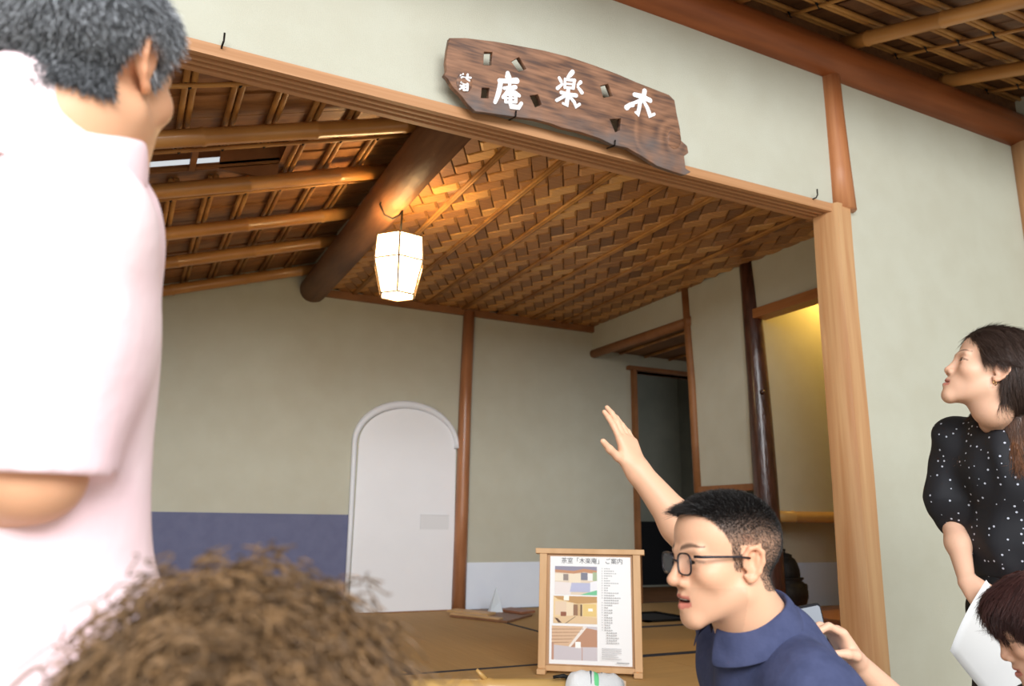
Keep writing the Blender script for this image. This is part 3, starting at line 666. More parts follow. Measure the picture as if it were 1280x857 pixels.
RA = [[(1.371,0.2581,0.008),(1.3618,0.2438,0.008),(1.3523,0.2319,0.0047)],[(1.3165,0.2201,0.0056),(1.3255,0.2095,0.0061)],[(1.3317,0.2005,0.0042),(1.3129,0.1792,0.0061)],[(1.3413,0.2231,0.0042),(1.3435,0.1894,0.0047)],[(1.3428,0.2211,0.0047),(1.3835,0.2281,0.0056)],[(1.3821,0.2289,0.0052),(1.3801,0.1964,0.0056)],[(1.3484,0.206,0.0033),(1.3772,0.2111,0.0033)],[(1.3447,0.1909,0.0042),(1.3801,0.1964,0.0047)],[(1.4092,0.2276,0.0066),(1.3985,0.2141,0.0042)],[(1.3993,0.206,0.0047),(1.4186,0.1895,0.0071)],[(1.33,0.1671,0.0061),(1.3578,0.167,0.0061),(1.3948,0.1716,0.0071)],[(1.3587,0.1838,0.0066),(1.3593,0.1532,0.0071),(1.357,0.1243,0.0085),(1.342,0.1277,0.0042)],[(1.3492,0.1601,0.0056),(1.3138,0.1325,0.0056)],[(1.3723,0.1564,0.0052),(1.3897,0.1442,0.0061),(1.3993,0.1287,0.0075),(1.4128,0.1416,0.0052)]]
AN = [[(1.1039,0.1826,0.0071),(1.1072,0.1687,0.0116),(1.1091,0.1582,0.0076)],[(1.0745,0.1467,0.0076),(1.1057,0.1531,0.0076),(1.142,0.1643,0.0101)],[(1.0793,0.1468,0.0076),(1.0769,0.1119,0.0086),(1.0717,0.0862,0.0076),(1.0649,0.0639,0.0061)],[(1.0955,0.124,0.0056),(1.116,0.1305,0.0061),(1.1393,0.1389,0.0071)],[(1.116,0.144,0.0051),(1.1143,0.1215,0.0066),(1.0938,0.0893,0.0056)],[(1.1221,0.1234,0.0056),(1.1414,0.1185,0.0066),(1.1583,0.1116,0.0056)],[(1.1021,0.0988,0.0046),(1.1072,0.0755,0.0051)],[(1.1006,0.1008,0.0046),(1.1237,0.1086,0.0051),(1.1464,0.1099,0.0056)],[(1.1451,0.1096,0.0051),(1.1463,0.0852,0.0056)],[(1.1045,0.0883,0.003),(1.1462,0.0987,0.003)],[(1.1048,0.0737,0.0041),(1.1477,0.0851,0.0046)],[(1.1226,0.1137,0.0051),(1.1246,0.0749,0.0066),(1.1285,0.0636,0.0086),(1.1603,0.0677,0.0081),(1.1693,0.0847,0.0061)]]
SG = [[(0.9237,0.1275,0.0033),(0.933,0.1109,0.0035)],[(0.9318,0.1344,0.0028),(0.9287,0.1157,0.0033)],[(0.9231,0.1214,0.0025),(0.9406,0.1224,0.003)],[(0.9493,0.1367,0.0035),(0.9458,0.1094,0.0041)],[(0.9454,0.1249,0.0028),(0.9616,0.1279,0.0033)],[(0.9447,0.1199,0.0028),(0.9578,0.1161,0.0025)],[(0.9283,0.1025,0.0033),(0.931,0.1002,0.003)],[(0.9264,0.09,0.0033),(0.9302,0.0898,0.0028)],[(0.9247,0.0765,0.0025),(0.9327,0.0845,0.0025)],[(0.937,0.0975,0.0033),(0.9398,0.0767,0.0033)],[(0.9517,0.1019,0.0038),(0.9534,0.0802,0.0035)],[(0.9381,0.0871,0.0028),(0.9529,0.0908,0.0028)],[(0.9392,0.0766,0.0028),(0.9541,0.0798,0.0028)],[(0.9371,0.0964,0.0025),(0.9519,0.1002,0.0025)]]
# ================================================================ things
# ---- carved name board above the opening
def sign():
    outline = [(0.8704,0.2478),(0.9299,0.2647),(1.0453,0.284),(1.1309,0.2936),(1.2366,0.3052),(1.3464,0.3107),(1.4607,0.3082),(1.5792,0.3014),(1.6609,0.2925),(1.7546,0.286),(1.8237,0.2815),(1.8521,0.2664),(1.8679,0.2169),(1.89,0.1599),(1.9028,0.1094),(1.9348,0.0943),(1.9429,0.0693),(1.9229,0.0516),(1.9358,0.0009),(1.9617,-0.0071),(1.9361,-0.0239),(1.8711,-0.0214),(1.7963,-0.0152),(1.7212,0.0079),(1.648,0.0264),(1.5784,0.0237),(1.5183,0.0356),(1.4313,0.0408),(1.3472,0.0379),(1.3006,0.0434),(1.2284,0.0426),(1.1584,0.0339),(1.0983,0.0275),(1.0393,0.0212),(0.9937,0.0156),(0.9627,0.0338),(0.9355,0.0581),(0.9005,0.0802),(0.8776,0.1052),(0.8646,0.1133),(0.8724,0.1308),(0.8661,0.16),(0.8667,0.2065)]
    holes = [[(1.0019,0.2377),(1.0389,0.248),(1.0404,0.1937),(1.0049,0.1857)],[(1.1114,0.2304),(1.1435,0.2576),(1.1829,0.2198),(1.1481,0.1976)],[(1.497,0.2391),(1.5343,0.2572),(1.5637,0.2118),(1.5166,0.1915)],[(1.0075,0.1061),(1.0404,0.1145),(1.0424,0.0716),(1.0077,0.0645)],[(1.1992,0.1244),(1.236,0.1402),(1.2598,0.103),(1.2285,0.0831)],[(1.5516,0.1195),(1.6093,0.1375),(1.6096,0.0862),(1.5854,0.0704)]]
    root = empty('name_board', (1.4,2.34,2.36), 'weathered brown wooden name board with white brush characters on the lintel', 'sign')
    cu = bpy.data.curves.new('board','CURVE'); cu.dimensions = '2D'; cu.fill_mode = 'BOTH'; cu.extrude = .011; cu.bevel_depth = .002; cu.bevel_resolution = 1
    for poly in [outline]+holes:
        sp = cu.splines.new('POLY'); sp.points.add(len(poly)-1); sp.use_cyclic_u = True
        for p, (x, z) in zip(sp.points, poly): p.co = (x, z, 0, 1)
    tmp = bpy.data.objects.new('board', cu); C.objects.link(tmp); dg = bpy.context.evaluated_depsgraph_get()
    me = bpy.data.meshes.new_from_object(tmp.evaluated_get(dg)); bpy.data.objects.remove(tmp); bpy.data.curves.remove(cu)
    sa, ca_ = math.sin(math.radians(11)), math.cos(math.radians(11)); TM = Matrix(((1,0,0,0),(0,-sa,-ca_,2.352),(0,ca_,-sa,2.352),(0,0,0,1)))
    me.transform(TM @ Matrix.Translation((0,0,-.013))); me.materials.clear()
    m = bpy.data.materials.new('weathered_board'); m.use_nodes = True; nt = m.node_tree; N = nt.nodes; L = nt.links; b = N['Principled BSDF']; b.inputs['Roughness'].default_value = .55
    tc = N.new('ShaderNodeTexCoord'); sub = N.new('ShaderNodeVectorMath'); sub.operation = 'SUBTRACT'; sub.inputs[1].default_value = (1.868-1.4,-.01,.10)
    L.new(tc.outputs['Object'], sub.inputs[0]); ln = N.new('ShaderNodeVectorMath'); ln.operation = 'LENGTH'; L.new(sub.outputs[0], ln.inputs[0])
    sx = N.new('ShaderNodeSeparateXYZ'); L.new(tc.outputs['Object'], sx.inputs[0])
    n0 = N.new('ShaderNodeTexNoise'); n0.inputs['Scale'].default_value = 5; L.new(tc.outputs['Object'], n0.inputs['Vector'])
    def math_(op, a, b_):
        k = N.new('ShaderNodeMath'); k.operation = op
        for i, v in enumerate((a, b_)):
            if isinstance(v, (int, float)): k.inputs[i].default_value = v
            else: L.new(v, k.inputs[i])
        return k.outputs[0]
    near = N.new('ShaderNodeMapRange'); near.inputs[1].default_value = .05; near.inputs[2].default_value = .20; near.inputs[3].default_value = 1; near.inputs[4].default_value = 0; L.new(ln.outputs['Value'], near.inputs[0])
    g1 = math_('ADD', math_('MULTIPLY', sx.outputs[2], 26), math_('MULTIPLY', sx.outputs[0], 5)); g2 = math_('MULTIPLY', ln.outputs['Value'], 60)
    mixg = N.new('ShaderNodeMix'); L.new(near.outputs[0], mixg.inputs[0]); L.new(g1, mixg.inputs[2]); L.new(g2, mixg.inputs[3])
    g = math_('ADD', mixg.outputs[0], math_('MULTIPLY', n0.outputs['Fac'], 6)); sn = math_('SINE', math_('MULTIPLY', g, 2.6), 0)
    n1 = N.new('ShaderNodeTexNoise'); n1.inputs['Scale'].default_value = 1; n1.inputs['Detail'].default_value = 6
    mp = N.new('ShaderNodeMapping'); mp.inputs['Scale'].default_value = (9,30,95); L.new(tc.outputs['Object'], mp.inputs[0]); L.new(mp.outputs[0], n1.inputs['Vector'])
    f = math_('ADD', math_('MULTIPLY', sn, .10), n1.outputs['Fac'])
    rp = N.new('ShaderNodeValToRGB'); e = rp.color_ramp.elements; e[0].position = .28; e[0].color = lin((84,56,42))+(1,); e[1].position = .75; e[1].color = lin((158,112,82))+(1,); e2 = e.new(.5); e2.color = lin((128,88,62))+(1,)
    L.new(f, rp.inputs[0])
    n2 = N.new('ShaderNodeTexNoise'); n2.inputs['Scale'].default_value = 9; n2.inputs['Detail'].default_value = 4; L.new(tc.outputs['Object'], n2.inputs['Vector'])
    low = N.new('ShaderNodeMapRange'); low.inputs[1].default_value = .02; low.inputs[2].default_value = .11; low.inputs[3].default_value = .75; low.inputs[4].default_value = .12; L.new(sx.outputs[2], low.inputs[0])
    wgt = math_('MULTIPLY', low.outputs[0], math_('SMOOTH_MAX', math_('SUBTRACT', n2.outputs['Fac'], .38), 0)); wgt = math_('MULTIPLY', wgt, 4.5); wgt = math_('MINIMUM', wgt, .85)
    mc = N.new('ShaderNodeMix'); mc.data_type = 'RGBA'; L.new(wgt, mc.inputs[0]); L.new(rp.outputs[0], mc.inputs[6]); mc.inputs[7].default_value = lin((104,96,94))+(1,)
    L.new(mc.outputs[2], b.inputs['Base Color'])
    bp = N.new('ShaderNodeBump'); bp.inputs['Strength'].default_value = .5; bp.inputs['Distance'].default_value = .004; L.new(f, bp.inputs['Height']); L.new(bp.outputs[0], b.inputs['Normal'])
    me.transform(Matrix.Translation((-1.4,-2.34,-2.36)))
    o = bpy.data.objects.new('board', me); C.objects.link(o); me.materials.append(m); o.parent = root
    for kx, kz, ks in ((1.868,.108,1.0),(.94,.105,.9)):
        kn = MB().lathe([(.001,.0032),(.012,.0040),(.02,.0028),(.026,.0034),(.033,.0010),(.036,-.001)], (0,0,0), 20); kn.v = [tuple(TM @ Vector((kx+x*ks,kz+y*ks*1.15,z*.9))) for x,y,z in kn.v]
        kn.build('knot', m, root, True)
    wp = mat('white_lettering',(250,250,252),None,.6)
    def character(strokes, yy):
        mb = MB(); dy = 0
        for st in strokes:
            dy += .00015; P = [(Vector((x,z)), r) for x, z, r in st]; le = []; ri = []
            for i, (p, r) in enumerate(P):
                t = (P[min(i+1,len(P)-1)][0]-P[max(i-1,0)][0]).normalized(); n = Vector((-t.y,t.x)); le.append(p+n*r*1.12); ri.append(p-n*r*1.12)
            t0 = (P[1][0]-P[0][0]).normalized(); t1 = (P[-1][0]-P[-2][0]).normalized()
            cap1 = [P[-1][0]+(Vector((-t1.y,t1.x))*math.cos(a)+t1*math.sin(a))*P[-1][1]*1.12 for a in np.linspace(.4,PI-.4,5)]
            cap0 = [P[0][0]-(Vector((-t0.y,t0.x))*math.cos(a)+t0*math.sin(a))*P[0][1]*1.12 for a in np.linspace(.4,PI-.4,5)]
            n_ = len(le)
            for i in range(n_-1): mb.prism([le[i],le[i+1],ri[i+1],ri[i]], yy+.0012+dy, yy-.001, lambda a,b_,h: tuple(TM @ Vector((a,b_,h))))
            mb.prism([le[-1]]+cap1+[ri[-1]], yy+.0012+dy, yy-.001, lambda a,b_,h: tuple(TM @ Vector((a,b_,h)))); mb.prism([ri[0]]+cap0+[le[0]], yy+.0012+dy, yy-.001, lambda a,b_,h: tuple(TM @ Vector((a,b_,h))))
        mb.build('character', wp, root)
    for st in (KI, RA, AN, SG): character(st, .0012)
    for x, q in ((1.15,.036),(1.585,.024)): MB().tube([TM @ Vector((x,q-.004,-.05)), TM @ Vector((x,q-.006,.0)), TM @ Vector((x,q-.004,.006)), TM @ Vector((x,q+.016,.005))], .0032, 6).build('support_hook', metal_hook, root, True)
sign()
for x, z, lb in ((.133,2.40,'small black hook on the lintel near the grey-haired man'),(2.712,2.405,'small black hook at the post end of the lintel')):
    o = MB().tube([(x,2.43,z-.008),(x,2.385,z-.010),(x+.003,2.378,z+.002),(x+.003,2.378,z+.03)], .0032, 6).build('wall_hook', metal_hook, None, True); tag(o, lb, 'hook', 'hooks on the lintel')
# ---- hexagonal paper lantern
def lantern():
    cx, cy = 1.125, 3.60; root = empty('paper_lantern', (cx,cy,1.99), 'hexagonal white paper lantern glowing under the brown log', 'lantern')
    rings = [(.128,2.315),(.136,2.19),(.092,2.02)]; a0 = math.radians(-108)
    P = [[Vector((cx+r*math.cos(a0+k*PI/3), cy+r*math.sin(a0+k*PI/3), z)) for k in range(6)] for r, z in rings]
    paper = mat('lit_paper',(255,240,214),None,.8,emit=((255,226,170),LANTERN)); fr = mat('lantern_frame',(150,116,82),None,.6)
    for i in range(2):
        for k in range(6):
            q = (k+1)%6; MB().add([P[i][k],P[i][q],P[i+1][q],P[i+1][k]],[(0,1,2,3)]).build('paper_panel', paper, root)
    MB().add(P[2],[tuple(range(6))]).build('bottom_panel', paper, root)
    for k in range(6):
        MB().tube([P[0][k],P[1][k],P[2][k]], .0056, 6).build('frame_bar', fr, root)
        for i in range(3): MB().tube([P[i][k],P[i][(k+1)%6]], .0048, 6).build('frame_bar', fr, root)
    MB().tube([P[0][0],P[0][3]], .004, 6).build('frame_bar', fr, root)
    MB().tube([(cx,cy,2.31),(cx+.003,cy,2.40),(cx+.006,cy,2.475)], .005, 8).build('cord', black_cord, root, True)
    lp = [(cx+.006,cy,2.475),(cx-.01,cy,2.445),(cx-.045,cy,2.42),(cx-.09,cy-.01,2.43),(cx-.118,cy-.02,2.475),(cx-.10,cy-.02,2.53),(cx-.062,cy-.02,2.55)]
    MB().tube(lp, .005, 8).build('cord_loop', black_cord, root, True)
    MB().tube([(cx+.004,cy,2.475),(cx+.004,cy,2.50),(cx-.02,cy,2.50)], .006, 8).build('hook', black_cord, root, True)
    MB().tube([(cx-.07,cy-.02,2.55),(cx-.05,cy-.02,2.552)], .012, 10).build('rosette', black_cord, root, True)
lantern()
# ---- brazier and kettle in the alcove
def lathe_obj(name, prof, c, m, parent, n=32):
    return MB().lathe(prof, (0,0,0), n).build(name, m, None, True), c, parent
def kettle():
    c = (3.655,3.672,.44); z = c[2]
    root = empty('brazier', c, 'black iron brazier standing in the alcove behind the dark pillar', 'brazier')
    MB().lathe([(.05,0),(.085,.004),(.108,.035),(.122,.08),(.122,.115),(.108,.155),(.09,.172),(.102,.182),(.102,.190),(.085,.19),(.07,.16)], c, 32).build('bowl', iron, root, True)
    for k in range(3):
        a = k*2.094+.5; MB().tube([(c[0]+.08*math.cos(a),c[1]+.08*math.sin(a),z),(c[0]+.085*math.cos(a),c[1]+.085*math.sin(a),z+.03)], [.016,.02], 8).build('foot', iron, root, True)
    for a in (-.5,2.6):
        p = Vector((c[0]+.118*math.cos(a),c[1]+.118*math.sin(a),z+.135)); MB().tube([p+Vector((.0,0,.016*math.cos(t)))+Vector((-math.sin(a),math.cos(a),0))*.016*math.sin(t) for t in np.linspace(0,2*PI,13)], .004, 6, False).build('ring_handle', iron, root, True)
    k2 = empty('kettle', (c[0],c[1],z+.16), 'black iron tea kettle with knobbed lid set on the brazier', 'kettle')
    MB().lathe([(.05,.16),(.075,.175),(.084,.20),(.082,.235),(.072,.27),(.058,.298),(.042,.308),(.042,.318)], c, 32).build('pot', iron, k2, True)
    MB().lathe([(.044,.316),(.042,.323),(.02,.330),(.006,.332),(.005,.340),(.009,.346),(.008,.353),(.001,.356)], c, 24).build('lid', iron, k2, True)
kettle()
# ---- low boards with a glass obelisk
def quad_board(name, m, pts, z0, z1, label):
    o = MB().prism(pts, z0, z1, lambda a,b,h: (a,b,h)).build(name, m, None, False, .002); return tag(o, label, 'board')
bd1 = mat('red_brown_board',(138,88,62),(158,106,76),.5,(20,3,20),4); bd2 = mat('tan_board',(196,158,110),(210,172,126),.55,(20,3,20),4); bd3 = mat('brown_board',(120,84,58),(140,100,72),.5,(20,3,20),4)
quad_board('wood_board', bd3, [(2.06,5.10),(2.27,4.66),(2.60,4.95),(2.42,5.40)], .316, .330, 'large brown board lying flat on the tatami under the glass obelisk')
quad_board('wood_board', bd2, [(2.06,5.11),(2.24,4.72),(2.29,4.76),(2.11,5.15)], .330, .340, 'narrow tan board lying on the edge of the brown board')
quad_board('wood_board', bd2, [(2.10,5.26),(2.26,4.94),(2.36,5.02),(2.20,5.34)], .330, .345, 'short tan board lying beside the glass obelisk')
quad_board('wood_board', bd1, [(2.46,5.20),(2.52,4.95),(2.66,5.02),(2.60,5.27)], .330, .346, 'reddish board overhanging the brown board behind the information stand')
gl = mat('clear_glass',(236,246,255),None,.06,trans=.2,spec=.8)
o = MB().add([(2.37,5.14,.330),(2.46,5.12,.330),(2.47,5.20,.330),(2.39,5.22,.330),(2.395,5.15,.40),(2.45,5.145,.40),(2.452,5.195,.40),(2.41,5.205,.40),(2.425,5.165,.49),(2.432,5.17,.49),(2.43,5.178,.485)],
    [(3,2,1,0),(0,1,5,4),(1,2,6,5),(2,3,7,6),(3,0,4,7),(4,5,9,8),(5,6,10,9),(6,7,10),(7,4,8,10),(8,9,10)]).build('glass_obelisk', gl)
tag(o, 'small pale-blue glass obelisk standing on the brown board', 'ornament')
# ---- information stand
def stand():
    O = Vector((1.835,2.975,.3165)); u = Vector((.809,-.588,0)); n = Vector((-.588,-.809,0)); t = math.radians(7)
    v = (Vector((0,0,1))*math.cos(t)-n*math.sin(t)); nn = n*math.cos(t)+Vector((0,0,1))*math.sin(t)
    T = Matrix([[u[i],nn[i],v[i],O[i]] for i in range(3)]+[[0,0,0,1]])
    root = empty('information_stand', O, 'pale wooden floor stand holding a printed guide sheet', 'sign stand')
    wm = mat('stand_wood',(204,160,112),(216,174,128),.5,(14,14,3),4); wb = mat('stand_backing',(176,136,98),(188,148,110),.55,(14,14,3),4)
    def B(name, x0, x1, z0, z1, y0, y1, m, bev=.002): return MB().box(x0,x1,y0,y1,z0,z1,T).build(name, m, root, False, bev)
    B('stile',-.218,-.186,0,.492,-.014,.014,wm); B('stile',.186,.218,0,.492,-.014,.014,wm); B('top_rail',-.236,.236,.484,.506,-.02,.02,wm); B('bottom_rail',-.186,.186,.008,.03,-.012,.012,wm)
    B('backing',-.186,.186,.03,.484,-.008,.002,wb)
    for x in (-.2,.2): MB().box(x-.018,x+.018,-.12,.05,0.0,.02, Matrix.Translation(O) @ Matrix([[u[i],n[i],(0,0,1)[i],0] for i in range(3)]+[[0,0,0,1]])).build('foot', wm, root, False, .002)
    MB().tube([T @ Vector((0,-.012,.42)), O-n*.14+Vector((0,0,.006))], .009, 8).build('rear_prop', wm, root)
    px0, px1, pz0, pz1 = -.172, .176, .036, .474; W_, H_ = px1-px0, pz1-pz0
    pp = B('poster',px0,px1,pz0,pz1,.002,.0032,mat('poster_paper',(244,243,242),None,.5),0)
    def flat(name, rects, y=.0036):
        v_ = []; f_ = []; cols = []
        for k, (poly, c) in enumerate(rects):
            b0 = len(v_)
            for a, b in poly: v_.append(tuple(T @ Vector((px0+W_*a, y+k*.00008, pz1-H_*b)))); cols.append(lin(c))
            f_.append(tuple(range(b0,b0+len(poly))))
        me = bpy.data.meshes.new(name); me.from_pydata(v_,[],f_); me.update(); ca = me.color_attributes.new('Col','FLOAT_COLOR','POINT')
        for i, c in enumerate(cols): ca.data[i].color = c+(1,)
        return link(name, me, mat('printed_ink',(255,255,255),None,.5,attr='Col'), pp)
    R4 = lambda x0,y0,x1,y1: [(x0,y0),(x1,y0),(x1,y1),(x0,y1)]
    def photo(x0, y0, x1, y1, items):
        S = lambda poly: [(x0+(x1-x0)*a, y0+(y1-y0)*b) for a, b in poly]; flat('printed_photo', [(S(p), c) for p, c in items])
    photo(.06,.095,.585,.365,[(R4(0,0,1,1),(226,208,186)),(R4(0,0,1,.16),(146,142,160)),([(0,.12),(.45,.16),(.7,.08),(1,.14),(1,.26),(.7,.2),(.45,.26),(0,.22)],(196,142,106)),(R4(0,.26,.2,.52),(240,228,208)),(R4(.2,.28,.32,.5),(150,136,128)),(R4(.34,.26,.62,.6),(238,222,196)),(R4(.62,.22,.78,.48),(128,128,142)),(R4(.78,.24,.9,.5),(244,240,236)),(R4(.9,.2,1,.5),(170,186,150)),([(0,.55),(.4,.58),(.38,1),(0,1)],(236,226,222)),([(.4,.58),(.84,.58),(.84,.9),(.36,.9)],(186,188,214)),([(.84,.55),(1,.5),(1,1),(.84,.9)],(238,236,240)),([(.6,1),(1,.82),(1,1)],(118,196,150))])
    photo(.045,.378,.585,.632,[(R4(0,0,1,1),(236,208,160)),([(0,0),(1,0),(1,.22),(.55,.28),(.1,.12)],(196,152,98)),(R4(.24,.0,.36,.16),(255,250,236)),(R4(.04,.2,.3,.7),(232,206,178)),(R4(.17,.58,.3,.74),(150,92,66)),(R4(.3,.24,.46,.72),(238,216,184)),(R4(.46,.3,.56,.72),(150,112,84)),(R4(.56,.26,.62,.74),(214,180,132)),(R4(.62,.3,.66,.76),(110,84,58)),(R4(.68,.28,.98,.72),(232,200,128)),(R4(.8,.44,.9,.54),(255,252,240)),([(0,.78),(.5,.7),(1,.78),(1,1),(0,1)],(226,194,152)),([(.03,.8),(.1,.82),(.2,.98),(.12,.98)],(96,66,48)),([(.5,.74),(.52,.74),(.3,1),(.27,1)],(136,110,82))])
    its = [(R4(0,0,1,1),(206,198,202)),([(0,0),(.74,.0),(.38,.6),(0,.56)],(220,184,150)),([(.74,.04),(1,.1),(1,.6),(.42,.62)],(190,142,112)),([(.7,0),(.78,.02),(.42,.62),(.37,.6)],(240,230,220)),(R4(.52,.46,.64,.64),(255,252,246)),(R4(.0,.5,.05,1),(196,150,128)),(R4(.66,.62,.68,1),(196,160,148))]
    for k in range(5): its.append(([(0,.1+.1*k),(.7-.08*k,.07+.1*k),(.7-.08*k,.085+.1*k),(0,.12+.1*k)],(176,132,104)))
    photo(.03,.655,.585,.962,its)
    rows = []; rr = random.Random(4)
    for k in range(31):
        y = .108+.0228*k; x = .675; rows.append((R4(.645,y,.652,y+.007),(120,120,126))) if k not in (13,) and k < 26 else None
        if k > 25: x = .70
        n_ = rr.randint(2,8) if k < 26 else rr.randint(4,6)
        for j in range(n_): rows.append((R4(x+j*.026,y,x+j*.026+.017,y+.008),(150+rr.randint(0,40),)*3))
    for k in range(6):
        for j in range(rr.randint(10,16)): rows.append((R4(.645+j*.018,.845+.018*k,.645+j*.018+.013,.845+.018*k+.006),(176,176,180)))
    for j in range(7): rows.append((R4(.82+j*.021,.966,.82+j*.021+.016,.974),(120,120,124)))
    tag(flat('printed_text', rows), kind='stuff')
    cu = bpy.data.curves.new('title','FONT'); cu.body = '茶室「木楽庵」 ご案内'; cu.size = .026; cu.align_x = 'CENTER'; cu.extrude = .0001; cu.offset = 0
    tmp = bpy.data.objects.new('title', cu); C.objects.link(tmp); me = bpy.data.meshes.new_from_object(tmp.evaluated_get(bpy.context.evaluated_depsgraph_get())); bpy.data.objects.remove(tmp); bpy.data.curves.remove(cu)
    me.transform(T @ Matrix(((-1,0,0,.01),(0,0,1,.0042),(0,1,0,pz1-H_*.062),(0,0,0,1)))) if False else me.transform(T @ Matrix(((1,0,0,.01),(0,0,1,.0042),(0,1,0,pz1-H_*.062),(0,0,0,1))))
    tag(link('printed_title', me, mat('title_ink',(70,70,76),None,.6), pp), kind='stuff')
stand()
# ---- bamboo barrier with a folded towel, pale board behind it
def barrier():
    root = empty('bamboo_barrier', (.9,1.95,0), 'low bamboo barrier pole lashed with black rope in front of the tea room', 'barrier')
    a, b = Vector((.30,2.24,.505)), Vector((1.125,1.835,.517)); bamboo_pole('pole', bamboo_pale, a, b, .0225, root, .40, .665)
    d = (b-a).normalized(); k = b-d*.05
    MB().tube([a+d*.66+Vector((0,0,.018)), a+d*.63+Vector((0,-.01,.045))], [.008,.004], 7).build('branch_stub', bamboo_pale, root, True)
    for q in (-.006,.004,.012): MB().tube([k+d*q+Vector((0,math.cos(t)*.026,math.sin(t)*.026)) for t in np.linspace(0,2*PI,17)], .0045, 6, False).build('rope_turn', black_cord, root, True)
    for e in ((-.05,-.01,.03),(.05,-.02,.026)): MB().tube([k+Vector((0,-.018,.022)),k+Vector((e[0]*.5,e[1]-.012,e[2]+.004)),k+Vector(e)], [.005,.005,.004], 6).build('rope_end', black_cord, root, True)
    for t in (.08,.86):
        p = a+(b-a)*t; bamboo_pole('post', bamboo_pale, (p.x,p.y+.012,0), (p.x,p.y+.012,p.z-.012), .02, root, .2, .12)
barrier()
def towel():
    root = empty('towel', (1.12,1.80,.50), 'white rolled towel with green stripe laid over the bamboo pole end', 'towel')
    c = V3(1.122,1.80,.525); ax = nrm(V3(.80,-.42,-.04)); F = Field(); F.rc(c-ax*.035, c+ax*.045, .036,.034,.01); F.rc(c-ax*.04+V3(0,-.012,-.02), c+ax*.04+V3(0,-.012,-.03), .03,.03,.02); F.fold = fold_fn(.0015, 70, 3)
    v, q = F.mesh(.004); np_obj('cloth', v, q, mat('white_terry',(240,240,240),None,.95,bump=.3,bscale=(300,300,300)), root)
    for w, r, m in ((.012,.0385,mat('green_stripe',(120,222,150),None,.9)),(.0030,.0383,mat('dark_stripe',(80,96,110),None,.9))):
        for off in ((0,) if w > .005 else (-.014,.014)):
            S = Field(); S.rc(c-ax*.035, c+ax*.045, .0372,.0352,.01); S.fold = fold_fn(.0015, 70, 3); S.pl(c+ax*(.004+off+w/2), ax, .0005); S.pl(c+ax*(.004+off-w/2), -ax, .0005)
            v, q = S.mesh(.0016); np_obj('stripe', v, q, m, root)
towel()
o = MB().box(-.19,.19,-.05,.05,0,.022, Matrix.Translation((1.66,2.80,.315)) @ Matrix.Rotation(math.radians(-15),4,'Z')).build('pale_board', mat('pale_board',(214,186,156),(222,196,168),.5,(3,30,30),4), None, False, .003)
tag(o, 'pale bare board lying on the tatami in front of the information stand', 'board')
